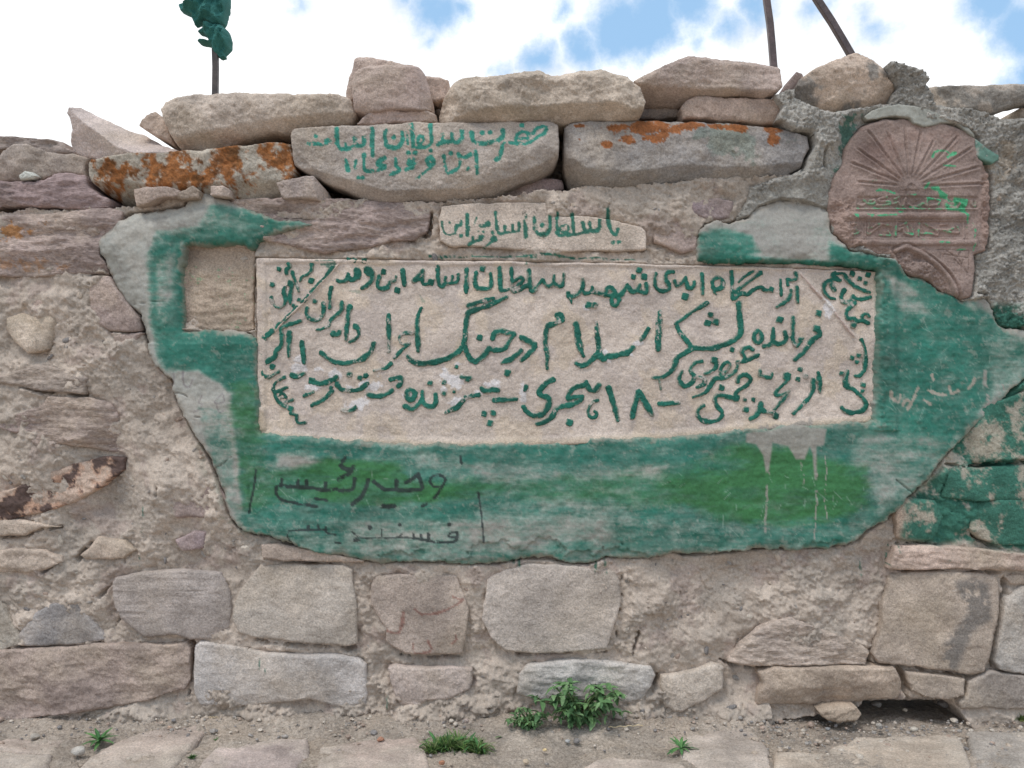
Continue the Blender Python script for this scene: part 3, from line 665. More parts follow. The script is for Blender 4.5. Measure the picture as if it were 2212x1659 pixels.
loose_stone('00 570,1020 700,1010 900,990 1200,970 1500,940 1800,915 1870,922 1882,990 1905,1090 1870,1170 1830,1262 1700,1282 1500,1290 1300,1290 1100,1320 900,1340 780,1330 720,1290 620,1230 560,1160 540,1090 550,1040', (166, 156, 142), 'long stone covered in orange lichen', h0=0.03, back=0.28, rough=1.5, r=13, colfn=lichen_all, step=2.6,
            creases=[('below', '00 560,1160 900,1190 1500,1180 1900,1150', 1.0)])
loose_stone('00 855,1225 950,1210 1000,1220 1080,1210 1160,1235 1160,1265 1050,1285 950,1320 870,1335 860,1290', (168, 148, 138), 'thin mauve chip wedged under the lichened stone at its left', name='stone_chip', group='chips wedged under the loose stones', h0=0.035, back=0.08, r=4, step=2.4)
loose_stone('00 1110,1275 1180,1240 1250,1210 1300,1240 1290,1285 1180,1290', (176, 158, 142), 'tan chip poking out above the peak of the cement render', name='stone_chip', group='chips wedged under the loose stones', h0=0.03, back=0.08, r=4, step=2.4)
loose_stone('00 1360,1205 1450,1210 1480,1225 1490,1272 1440,1275 1365,1262', (172, 154, 144), 'little cube shaped chip under the lichened stone', name='stone_chip', group='chips wedged under the loose stones', h0=0.04, back=0.06, r=3, step=2.0, creases=[('right', '00 1450,1200 1445,1280', 0.8)])
loose_stone('00 1790,1185 1900,1160 2030,1140 2080,1200 2130,1290 2090,1295 1950,1287 1840,1287 1810,1230', (170, 154, 146), 'angular mauve chip under the left end of the lettered stone', name='stone_chip', group='chips wedged under the loose stones', h0=0.03, back=0.12, r=4, step=2.4, creases=[('right', '00 2030,1140 2050,1290', 1.3)])
loose_stone('10 20,600 40,490 75,360 110,350 300,385 480,410 520,440 400,470 100,480 90,560 55,660', (172, 152, 142), 'pinkish stone just visible behind the boxy stone', h0=-0.09, back=0.2, rough=1.0)
loose_stone('10 540,485 640,490 700,515 690,640 610,660 560,650', (172, 150, 136), 'small tan stone showing between the boxy stone and the long rough block', h0=-0.10, back=0.14)
loose_stone('10 85,797 130,762 240,692 400,712 560,707 620,740 620,786 400,792 200,800', (172, 152, 142), 'low flat stone supporting the boxy stone', h0=0.0, back=0.2, rough=1.2, lam=0.7)
loose_stone('10 75,440 100,420 230,400 330,410 500,415 540,460 575,600 575,690 500,705 350,700 150,725 65,700 60,640 65,540', (170, 150, 140), 'boxy pinkish stone standing high between two big blocks', h0=0.02, back=0.22, r=7, rough=1.0, creases=[('right', '10 490,410 545,700', 1.2), ('above', '10 60,440 300,425 540,440', 0.8)])
loose_stone('10 600,772 610,680 650,580 700,520 770,475 940,480 1100,460 1290,433 1360,465 1450,455 1550,430 1680,410 1730,430 1790,460 1870,465 1885,510 1940,560 1970,660 1960,710 1930,745 1700,752 1400,756 1000,766 700,776', (178, 162, 146), 'long rough tan block with a hollowed left end on top of the lettered stone', h0=0.05, back=0.30, rough=2.0, r=7, step=2.8,
            creases=[('below', '10 600,775 700,742 800,712 1000,684 1200,682 1400,664 1650,655 1800,662 1910,705 1980,690', 1.4), ('left', '10 700,440 735,560 760,640 720,760', 0.9), ('above', '10 600,560 760,520 940,530 1290,480 1360,510 1550,480 1720,460 1880,520', 0.9)])
loose_stone('-- 1371,172 1390,163 1454,133 1475,123 1488,117 1508,122 1568,128 1600,130 1661,137 1685,143 1690,190 1680,200 1655,208 1600,203 1525,203 1475,212 1400,214 1385,195', (160, 142, 132), 'wide mauve slab at the foot of the upright metal bar', h0=0.03, back=0.3, rough=1.2, lam=0.6, r=6,
            creases=[('below', '-- 1371,178 1440,186 1540,190 1690,196', 1.6), ('above', '-- 1371,185 1460,140 1500,130 1690,145', 0.5)])
loose_stone('20 -10,700 30,650 80,620 300,630 500,635 640,642 648,700 620,788 400,783 200,774 0,770', (170, 148, 134), 'flat tan block between the wide mauve slab and the grey stone', h0=0.01, back=0.25, r=6, rough=0.9)
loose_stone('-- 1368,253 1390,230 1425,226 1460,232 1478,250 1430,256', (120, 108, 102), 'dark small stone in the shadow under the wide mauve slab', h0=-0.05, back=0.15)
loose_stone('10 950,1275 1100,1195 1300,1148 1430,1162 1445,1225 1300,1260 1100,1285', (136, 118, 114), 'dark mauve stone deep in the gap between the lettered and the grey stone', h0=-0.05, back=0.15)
T14 = loose_stone('00 1880,850 1900,827 2000,814 2212,806 10 300,787 700,780 1100,767 1370,767 1408,790 1414,900 1412,1000 1380,1060 1280,1120 1150,1165 1000,1240 850,1280 600,1295 400,1297 250,1292 130,1272 0,1212 00 2100,1170 1990,1112 1900,1060 1885,1010 1890,960 1880,900',
    (160, 148, 138), 'long grey stone brushed with two lines of green Persian lettering', name='lettered_stone', h0=0.035, back=0.30, rough=0.8, r=10, step=2.2, colfn=painted_words(T14_TXT, wear=0.35, col=lin(44, 124, 108)),
    creases=[('below', '10 -200,1085 0,1150 300,1235 800,1215 1100,1140 1300,1050 1420,980', 1.1)])
loose_stone('10 1448,785 1480,762 1700,757 2212,770 20 300,785 600,800 650,812 830,870 840,950 800,1020 780,1080 700,1125 600,1132 540,1170 450,1208 350,1200 200,1178 0,1168 10 2100,1200 2000,1215 1900,1192 1780,1200 1600,1225 1530,1218 1480,1160 1450,1050 1442,900',
    (136, 130, 126), 'long dark grey stone with orange lichen along its upper edge', h0=0.03, back=0.30, rough=1.1, r=9, colfn=lichen_patches, step=2.6,
    creases=[('below', '10 1440,980 1600,1090 1900,1110 2212,1070 20 400,1080 800,1040', 0.9), ('left', '10 1500,760 1510,1000 1560,1220', 0.7)])
def cem_dust(X, Y, C, *a): return mixc(C, lin(118, 113, 107), sstep(-0.1, 0.6, fb(X, Y, 0.6, 0, 14) + (Y - 205) / 50) * 0.85)
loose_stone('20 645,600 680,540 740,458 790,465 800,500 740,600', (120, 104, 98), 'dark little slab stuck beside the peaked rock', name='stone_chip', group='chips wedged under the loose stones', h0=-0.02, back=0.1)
loose_stone('20 715,590 790,480 880,420 1060,350 1150,325 1200,350 1260,370 1310,400 1340,480 1400,560 1375,610 1370,680 1100,725 950,742 800,685 720,640', (178, 158, 142), 'peaked tan rock at the foot of the slanting metal bar, half daubed with cement', h0=0.02, back=0.26, rough=1.8, r=8, colfn=cem_dust,
            creases=[('left', '20 1000,300 1010,480 1000,760', 0.45), ('below', '20 700,560 1000,500 1200,470 1400,540', 0.35)])
def cem_dust2(X, Y, C, *a): return mixc(C, lin(120, 115, 108), sstep(-0.4, 0.4, fb(X, Y, 0.6, 0, 15)) * 0.8)
loose_stone('20 1570,565 1650,550 1800,555 1900,550 2100,545 2260,540 2420,560 2440,640 2330,650 2212,672 2120,700 2040,728 1950,728 1850,708 1700,713 1622,690 1612,620', (160, 148, 136), 'flat cement stained stone bridging a gap of sky at the right end', h0=0.02, back=0.05, rough=1.5, r=8, colfn=cem_dust2,
            creases=[('below', '20 1560,690 1850,690 2000,690 2212,650 2440,640', 0.3)])
loose_stone('20 2196,700 2240,690 2330,690 2330,775 2200,768', (128, 120, 112), 'dark stone closing the gap of sky at the right edge', h0=0.0, back=0.2)
for i, (txt, lab) in enumerate([('-- -440,352 -330,330 -200,338 -190,380 -210,440 -430,446', 'mauve block beyond the left end of the picture'), ('-- -180,390 -100,380 -30,392 -28,446 -175,450', 'small block beyond the left end of the picture'),
                                ('-- 2470,205 2560,190 2660,200 2668,282 2480,284', 'tan block beyond the right end of the picture'), ('-- 2330,232 2450,226 2462,284 2335,284', 'grey block beyond the right end of the picture')]):
    loose_stone(txt, [PURP, TAN, TAN, GRY][i], lab, h0=0.0, back=0.25, rough=1.3, step=5)

# ------------------------------------------------------------------ grey cement daubed round the carved tablet
CEM_P = P('20 590,625 650,600 720,592 720,640 800,682 950,738 1100,722 1360,672 1380,600 1400,570 1345,490 1320,420 1400,432 1480,460 1550,485 1578,540 1562,556 1612,650 1622,692 1700,716 1850,712 1950,732 2030,752 2060,772 2212,772 2330,772 21 2330,452 2212,462 2060,490 2010,420 1900,440 1600,300 1200,40 1000,0 20 400,1659 370,1500 360,1400 420,1300 440,1210 560,1172 700,1128 780,1085 800,1020 842,950 830,872 700,850 640,800 600,790 640,700')
CEM_S = P('20 100,1659 100,1440 360,1440 520,1260 640,1200 930,1170 985,1000 1010,840 1080,780 1200,730 1300,800 1000,1100 1000,1659')
SDP = rough_poly(CEM_P, 1.8, 77)
gx, gy = grid(*bbox(SDP, 9), 2.8); X, Y = np.meshgrid(gx, gy); Sd = poly_sdf(gx, gy, SDP)
smooth = soft_in(X, Y, CEM_S, 14)
lump = np.abs(bd(X, Y, 0.55, 0, 5)) * 0.6 + np.abs(bd(X, Y, 0.3, 1, 6)) * 0.4 + 0.3 * np.maximum(fr(X, Y, 0.4, 0, 2), 0)
H = 0.014 + 0.008 * fb(X, Y, 0.9, 0, 41) + (1 - smooth) * (0.0062 * lump - 0.001) + 0.0007 * fr(X, Y, 0.3) + edge_round(Sd, 9) * 0.010
H += 0.012 * sstep(430, 280, Y) * (1 - smooth) 
cf = stroke_field(gx, gy, strokes('20 w24 795,1010 790,1060 770,1100 / w18 920,960 908,1030 916,1090 / 21 w16 1900,240 1960,250'))
H -= 0.02 * sstep(-1, 1.5, cf + 0.6 * fr(X, Y, 0.4))
H -= 0.030 * sstep(0.45, 0.9, soft_in(X, Y, TB, 6)) + 0.02 * sstep(0.4, 0.8, soft_in(X, Y, PL, 6))
C = np.ones(X.shape + (3,)) * lin(166, 160, 151) * (1 + 0.10 * fb(X, Y, 0.9, 1, 3))[..., None]
C = mixc(C, lin(154, 149, 140), smooth * 0.8)
C = mixc(C, lin(166, 150, 132), 0.7 * sstep(0.1, 0.5, ell(X, Y, 2170, 350, 40, 40) + 0.4 * fr(X, Y, 0.5)))
C = mixc(C, TEAL, 0.75 * sstep(0.2, 0.7, ell(X, Y, 1825, 300, 22, 70) * 1.2 + 0.6 * fr(X, Y, 0.6, 1, 3)))
C = paint_right(X, Y, C)
V, q, t, c = relief(gx, gy, Sd, H, C, wall_map(0.012), 0.16, 0.0)
put('cement_mortar', mesh_np('cement_mortar', V, q, t, c), M_CEM, wall, label='lumpy dark grey cement daubed around the carved tablet')

# ------------------------------------------------------------------ the green painted cement render round the plaque
gx, gy = grid(*bbox(PL, 9), 2.6); X, Y = np.meshgrid(gx, gy); Sd = poly_sdf(gx, gy, rough_poly(PL, 2.2, 5)) + 1.6 * fr(X, Y, 0.8, 1, 55)
H = 0.021 + 0.0035 * fb(X, Y, 1.6, 0, 51) + 0.0006 * fr(X, Y, 0.5, 0, 4) + 0.0004 * fb(X * 0.3, Y * 3, 0.6, 2) + edge_round(Sd, np.clip(12 + 7 * fb(X, Y, 0.9, 1, 58), 4, 30)) * (0.015 + 0.005 * sstep(-.5, .8, fb(X, Y, 1.2, 2, 59))) * (1 - 0.75 * (Y < 535) * (X > 1540)) * (1 - 0.6 * sstep(2040, 2110, X) * (Y < 900)) * (1 - 0.55 * sstep(1930, 2000, X) * (Y >= 900))
H += 0.010 * sstep(30, 12, np.abs(X - 1915)) * (Y < 930) * (Y > 560) + 0.008 * sstep(600, 560, Y) * sstep(500, 540, Y) * sstep(1500, 1560, X) + 0.002 * fr(X, Y, 0.7, 0, 57) * sstep(1930, 1905, X) * (X > 1880) * (Y < 930)
H -= 0.013 * sstep(510, 440, Y) * (X > 1560)
H += 0.006 * sstep(960, 1100, Y) - 0.008 * sstep(480, 420, Y) - 0.010 * sstep(40, 0, Sd) * (Y < 740) * (X < 560) * sstep(560, 360, X)
# cracks and flaked patches of the lower lip
flake = sstep(0.1, 0.35, 0.9 * fb(X, Y, 0.7, 1, 61) + (Y - 1196) / 26.0) * (Y > 1160) * (X > 640) * (X < 1960)
H -= 0.006 * flake
cf = stroke_field(gx, gy, strokes('01 w5 1160,290 1000,295 850,310 / w5 1500,1300 1440,1350 1400,1370 / w10 1130,885 1180,895 1210,910 / w8 1270,1045 1300,1045 / 21 w9 1380,1450 1440,1500 1520,1560 / w7 1540,1500 1500,1560 1420,1659 / -- w3 537,1050 540,1110'), jit=1)
H -= 0.006 * sstep(-0.6, 1.0, cf)
n1 = 0.25 * fb(X, Y, 0.8, 0, 71) + 0.30 * fr(X, Y, 0.42, 1, 72) + 0.30 * fr(X * 0.25, Y * 1.8, 0.4, 0, 75)
nst = 0.6 * fb(X * 0.22, Y * 1.3, 1.0, 2, 73) + 0.35 * fr(X * 0.2, Y * 1.4, 0.6, 0, 74)
dens = np.full(X.shape, 0.0)
def zone(txt, v, soft=14):
    global dens
    m = soft_in(X, Y, P(txt), soft); dens = dens * (1 - m) + v * m
zone('-- 455,440 700,484 600,500 545,545 500,520 395,522 385,560 392,712 560,735 560,935 1100,950 1500,935 1890,900 2210,900 2210,1230 520,1230 500,1000 470,830 350,795 322,690 320,560 340,500 430,490', 0.62)
zone('-- 380,528 396,530 396,715 380,716', 0.95, 5)
zone('-- 395,512 530,512 545,540 395,530', 0.92, 5)
zone('-- 335,570 372,560 372,640 340,690', 0.30, 8)
zone('-- 352,700 553,728 556,830 545,850 500,842 470,828 430,800 360,792', 0.92, 9)
zone('-- 370,805 428,800 470,826 498,850 500,900 515,1000 520,1100 480,1050 420,930', 0.02, 8)
zone('-- 430,880 500,890 512,1060 525,1110 480,1080', 0.30, 10)
zone('-- 565,958 960,962 1000,985 760,990 590,975', 0.72, 9)
zone('-- 600,985 660,985 740,1000 640,1010 600,1005', 0.10, 10)
zone('-- 880,985 1120,980 1210,1000 1150,1035 980,1040 900,1010', 0.36, 12)
zone('-- 990,968 1500,962 1500,1000 1000,1000', 0.70, 9)
zone('-- 560,1085 1040,1095 1040,1150 900,1165 700,1165 600,1130', 0.66, 14)
zone('-- 1040,1060 1500,1090 1900,1135 1900,1175 1400,1195 1050,1180', 0.60, 14)
zone('-- 700,1172 1060,1180 1600,1185 1900,1170 1900,1220 700,1230', 0.34, 10)
zone('-- 760,1125 1000,1120 1300,1118 1340,1180 1200,1192 740,1195', 0.30, 18)
zone('-- 940,1005 1200,1010 1440,1005 1440,1030 1200,1038 960,1040', 0.32, 12)
zone('-- 1895,590 1960,600 2090,660 2170,720 2150,850 2050,960 1965,1060 1900,1000 1890,905', 0.80, 12)
zone('-- 2100,650 2160,690 2330,720 2330,840 2160,860', 0.55, 18)
zone('-- 2120,640 2200,690 2330,700 2330,745 2190,730', 0.12, 14)
zone('-- 1915,600 1950,590 1990,640 2010,680 1960,680 1930,660', 0.28, 10)
zone('-- 1890,930 1990,940 2050,960 1960,1080 1900,1110 1880,1060 1840,1000 1850,950', 0.38, 14)
zone('-- 1512,490 1790,440 1830,560 1860,575 1640,575 1512,562', 0.10, 8)
zone('-- 1512,505 1560,495 1620,510 1640,545 1560,566 1512,562', 0.72, 9)
zone('-- 1512,548 1900,572 1900,590 1512,570', 0.92, 5)
zone('I 150,700 400,790 700,840 1000,1000 1300,1130 1560,1290 1640,1340 1500,1400 1100,1180 700,1000 150,900', 0.80, 9)
C = np.ones(X.shape + (3,)) * lin(152, 149, 140) * (1 + 0.07 * fb(X, Y, 1.1, 1, 81))[..., None]
C = mixc(C, lin(164, 156, 145), 0.5 * sstep(0.1, 1.0, fb(X, Y, 0.9, 2, 82)))
C = mixc(C, lin(128, 122, 114), 0.6 * sstep(0.5, 1.3, fb(X, Y, 0.8, 0, 83)))
C = mixc(C, lin(144, 139, 131), 0.8 * sstep(1540, 1600, X) * (Y < 548))
# pale first coat, then the teal coat broken through
C = mixc(C, MINT, sstep(-0.3, 0.4, dens * 2 - 0.5 + 0.3 * n1) * 0.65)
thin = np.clip(0.5 + 0.5 * (dens * 2.6 - 0.80 + 0.45 * n1 + 0.40 * nst), 0, 1)
m = sstep(0.05, 0.95, thin) * sstep(0.02, 0.2, dens)
tealv = TEAL * (1 + 0.10 * fb(X, Y, 0.8, 0, 84))[..., None]
C = mixc(C, tealv, m * np.clip(0.58 + 0.42 * dens + 0.14 * n1, 0, 0.98))
wearm = sstep(1.1, 2.1, fr(X, Y, 0.4, 0, 85)) * 0.28
C = mixc(C, lin(168, 162, 150), wearm * (dens > 0.2))
green = np.zeros(X.shape)
for txt in ('-- 555,1020 640,1003 750,997 800,990 830,995 880,1012 900,1040 960,1058 945,1085 800,1100 700,1095 640,1082 560,1082 540,1060', '-- 505,830 545,815 560,862 560,1000 552,1060 600,1090 530,1100 512,1000 500,900',
            '-- 1220,1046 1300,1034 1480,1000 1530,978 1620,967 1700,962 1780,990 1870,1006 1868,1060 1880,1090 1800,1120 1600,1130 1500,1100 1400,1060 1300,1062', '-- 900,1046 1250,1034 1480,1005 1480,1090 1300,1085 1100,1072 940,1082'):
    green = np.maximum(green, soft_in(X + 16 * nst + 4 * fb(X, Y, 0.5, 1, 3), Y + 3 * fb(X, Y, 0.5, 2, 3) + 7 * nst, P(txt), 13))
C = mixc(C, lin(150, 138, 124), 0.55 * sstep(9, 1, Sd + 3 * fr(X, Y, 0.6, 0, 88)) * (1 - soft_in(X, Y, P('-- 380,500 560,500 560,960 1900,900 1900,560 2000,600 2000,560 1500,470 1500,560 570,540'), 12)))
C = mixc(C, LEAFG * (1 + 0.08 * fb(X, Y, 0.7, 0, 86))[..., None], green * np.clip(0.80 - 0.30 * sstep(0.2, 1.2, nst) + 0.30 * fb(X * 0.35, Y, 0.8, 1, 89) + 0.1 * n1, 0.15, 1))
# grey cement slurry that ran down from the plaque's lower edge
run = soft_in(X, Y, P('d 610,1160 900,1130 1130,1040 1300,1100 1470,1110 1440,1290 1362,1300 1358,1658 1335,1658 1320,1380 1290,1300 1230,1440 1140,1440 1060,1300 890,1260 850,1560 820,1590 790,1400 720,1280 610,1260'), 2.5)
C = mixc(C, lin(140, 133, 124), run * 0.9)
C = drips(X, Y, C, [(1657, 1020, 1150, 3.2), (1761, 1020, 1220, 2.4), (1732, 1000, 1045, 1.8), (1782, 985, 1120, 1.6), (2133, 800, 905, 6), (2167, 830, 900, 3), (2115, 900, 990, 3.5)], lin(146, 138, 129))
# scratches
sc = [(0.9, [(random.gauss(x0, sx), random.gauss(y0, sy)) for _ in range(1)]) for x0, y0, sx, sy in [(0, 0, 1, 1)]]
sl = []
for k in range(150):
    x0 = random.choice([random.uniform(540, 1000), random.uniform(1450, 1900), random.uniform(1900, 2150)]); y0 = random.uniform(1010, 1180) if x0 < 1900 else random.uniform(650, 900)
    a = random.gauss(1.5, 0.8); L = random.uniform(8, 30); sl.append((random.uniform(0.8, 1.7), [(x0, y0), (x0 + L * math.cos(a), y0 + L * math.sin(a))]))
C = mixc(C, lin(170, 186, 172), sstep(-0.8, 0.6, stroke_field(gx, gy, sl, False)) * 0.28)
# worn pale lettering on the teal right of the plaque
pf = stroke_field(gx, gy, strokes('21 w20 1340,885 1355,925 1395,945 1415,900 / w22 1425,965 1450,930 1475,960 1455,990 / w18 1525,855 1505,900 1480,945 / w20 1590,870 1640,890 1700,900 / w18 1730,850 1745,890 1790,870 / w14 1620,770 1625,810 / w20 1850,860 1880,830 1895,790 / w16 1560,930 1600,960'))
C = mixc(C, lin(158, 146, 132), sstep(-0.6, 1.0, pf + 1.0 * fr(X, Y, 0.4, 1, 19)) * 0.85)
# black brushed graffiti
GR = ('G w26 1940,540 1900,495 1840,490 1790,510 1770,560 1810,610 1900,600 1930,540 / w28 1900,610 1860,670 1820,730 1760,780 1680,820 / w40 1510,565 1580,530 1640,480 / w40 1640,480 1680,590 1670,640 1560,650 1400,650 1290,640 1230,610 1160,560 / w40 1405,640 1405,550 / w46 1250,825 1380,825 /'
  ' w46 1100,540 1070,640 1020,730 930,800 / w42 950,530 945,590 920,650 790,660 / w46 845,310 820,340 / w50 800,390 840,420 900,430 940,405 / w44 920,440 880,480 820,510 780,540 / w40 150,590 170,605 330,622 480,632 620,652 760,640 / w38 335,620 340,555 / w38 425,620 430,550 / w40 630,640 635,575 / w30 160,590 165,530 /'
  ' w30 170,600 110,620 100,690 160,760 300,790 540,830 / w26 520,745 650,765 /'
  ' w28 2060,1105 2060,1170 2020,1205 1880,1210 1760,1195 1680,1180 1590,1160 / w24 2060,1110 1990,1115 1970,1150 2040,1160 / w26 1590,1170 1590,1130 / w28 1680,1180 1670,1130 / w28 1755,1190 1750,1120 / w15 1590,1170 1450,1160 1300,1170 1050,1165 1000,1150 930,1100 / w14 1250,1160 1245,1080 /'
  ' w20 740,1130 650,1110 640,1050 / w30 560,1080 560,1030 / w32 455,1080 455,1040 / w18 250,1090 400,1080 650,1080 / w11 260,1085 230,1150 280,1230 350,1260 / w46 1975,1020 / w40 1440,1025 / w50 1120,1050 / w40 960,1190 1000,1180 / w20 740,1220 800,1225 / w14 1440,1150 1470,1120 / -- w4 553,1015 549,1050 543,1080 537,1108 / w3.5 1033,1064 1040,1110 1045,1172 / w4 994,985 997,1000')
gf = stroke_field(gx, gy, strokes(GR))
gm = sstep(-0.4, 1.0, gf + 0.6 + 0.5 * fr(X, Y, 0.4, 1, 9)) * sstep(-2.6, -1.3, fr(X, Y, 0.45, 0, 33) + 0.25 * fb(X, Y, 0.5))
C = mixc(C, BLACK, gm * 0.90)
gf2 = stroke_field(gx, gy, strokes('01 w12 1125,760 1125,830 / w12 1185,750 1190,830 1225,850 1250,800 / w9 1310,900 1290,950 1310,960 1300,990 1260,1010 / w9 1440,890 1390,950 1450,945 1440,890 / w9 1400,950 1420,1010 1450,1000'))
C = mixc(C, lin(104, 92, 96), sstep(-0.6, 0.8, gf2) * 0.55)
V, q, t, c = relief(gx, gy, Sd, H, np.clip(C, 0.01, 0.9), wall_map(0.022), 0.05, 0.0)
put('cement_render', mesh_np('cement_render', V, q, t, c), M_PLAS, wall, label='smooth cement render with worn teal and bright green paint and black brushed writing')

# ------------------------------------------------------------------ the inscribed plaque
HP = 0.005
plaque = _old_put('inscribed_plaque', None, None, None, (0, 0, HC + (CY - 955) * S), 'wide pale stone plaque carved with raised green painted Persian lettering', 'plaque')
PB = np.array(plaque.location)
def part(name, V, q, t, c, mat, parent, base, label=None, kind=None):
    return _old_put(name, mesh_np(name, V - base, q, t, c), mat, parent, None, label, kind=kind)
gx, gy = grid(*bbox(PQ, 8), 2.4); X, Y = np.meshgrid(gx, gy); Sd = poly_sdf(gx, gy, rough_poly(PQ, 0.8, 3))
inner = np.interp(gx, [553, 576, 928, 1248, 1500, 1700, 1900], [566, 568, 571, 575, 580, 583, 590])[None, :] + 0.8 * fb(X, X * 0, 0.6)
frame = np.maximum(sstep(inner + 3, inner - 3, Y), sstep(577, 572, X + 0.5 * fb(Y, Y * 0, .6) + (Y - 560) * 0.004) * (Y < 930))
frame = np.maximum(frame, sstep(1886, 1892, X + (Y - 600) * 0.02) * 0.8)
H = HP + 0.0016 * fb(X, Y, 0.9, 0, 91) + 0.0007 * fr(X, Y, 0.6, 1, 92) + 0.0045 * frame + edge_round(Sd, 4) * 0.005
H += 0.006 * sstep(26, 6, Sd) * (Y > 880)                                             # the lower edge curves out
H += 0.003 * sstep(1.0, 4.0, stroke_field(gx, gy, strokes('D w26 1180,235 1300,360 1480,560 1620,740 1760,910')) + 3.5)
rid = stroke_field(gx, gy, strokes('A w26 965,85 880,210 760,330 620,480 520,580 400,690 300,800 255,850'))
H += 0.003 * sstep(1.0, 4.0, rid + 3.5)
C = np.ones(X.shape + (3,)) * lin(191, 175, 162) * (1 + 0.05 * fb(X, Y, 1.1, 1, 93))[..., None]
C = mixc(C, lin(174, 160, 152), 0.5 * sstep(0.2, 1.2, fb(X, Y, 0.7, 2, 94)))
C = mixc(C, lin(198, 178, 154), 0.45 * sstep(0.3, 1.2, fb(X, Y, 0.8, 0, 95)))
C = mixc(C, lin(176, 158, 132), 0.5 * sstep(22, 8, Sd) * (Y > 890))
pale = np.full(X.shape, -1.0)
for code, lst in (('b', [(300, 610, 110, 95), (255, 825, 100, 50), (690, 640, 90, 55), (310, 415, 55, 45), (160, 520, 40, 70), (160, 680, 35, 60), (1015, 750, 40, 120), (520, 720, 60, 25), (1890, 320, 50, 50), (1930, 350, 40, 40)]),
                  ('a', [(660, 660, 60, 55), (500, 470, 110, 60), (900, 520, 90, 50), (1060, 660, 60, 35), (1180, 640, 45, 40), (1360, 540, 50, 45), (1360, 650, 110, 60), (1150, 830, 110, 70), (1690, 740, 50, 60), (560, 480, 50, 40), (2110, 560, 40, 100), (750, 470, 70, 30), (520, 360, 60, 40)]),
                  ('C', [(650, 990, 50, 30), (520, 1110, 110, 30), (90, 600, 40, 30)]), ('D', [(1500, 590, 60, 110)])):
    o = org(code)
    for (cx, cy, rx, ry) in lst: pale = np.maximum(pale, ell(X, Y, o[0] + cx / 5, o[1] + cy / 5, rx / 5, ry / 5))
pm = sstep(0.05, 0.3, pale + 0.30 * fr(X, Y, 0.5, 0, 96)); H += 0.0012 * pm
C = mixc(C, lin(206, 199, 196), pm * 0.9)
def smear(txt, amt=0.85, thr=0.0):
    global C
    f = stroke_field(gx, gy, strokes(txt)); C = mixc(C, TEAL, sstep(-0.6, 1.2, f + 1.3 * fr(X, Y, 0.4, 1, 97) + thr) * amt)
smear('F w16 20,1510 200,1525 / w14 200,1520 900,1525 / w34 940,1535 1150,1530 / w26 1200,1505 1400,1510 / w24 1030,1560 1050,1600 / w20 1140,1570 1140,1600 / w18 1400,1515 1560,1540 / w12 1620,1540 2212,1560 / E w30 1500,1520 1690,1525 / w20 1700,1520 2200,1530')
smear('A w24 700,95 940,92 / w60 820,140 860,170 / w40 760,140 900,130 / w30 900,110 830,230', 0.8, -0.6)
smear('C w26 1320,95 1600,110 1900,120 2212,150 / D w26 200,120 900,140 1500,150 1900,215', 0.75, -0.8)
smear('A w20 980,420 1160,430 / w16 1800,440 1850,540 / w12 2000,520 2090,480 / w26 620,500 700,540', 0.4, -0.5)
smear('D w44 2000,300 1995,900 1985,1500', 0.35, -0.9)
C = mixc(C, lin(150, 141, 132), 0.9 * soft_in(X, Y, P('d 730,1100 760,1070 800,1090 830,1050 850,1100 910,1060 950,1070 980,1110 1130,1040 1200,1020 1260,1040 1290,970 1320,1040 1300,1110 900,1150 730,1140'), 2))
part('slab', *relief(gx, gy, Sd, H, np.clip(C, .01, .9), wall_map(HP), 0.06, 0.0), M_PLAQ, plaque, PB)

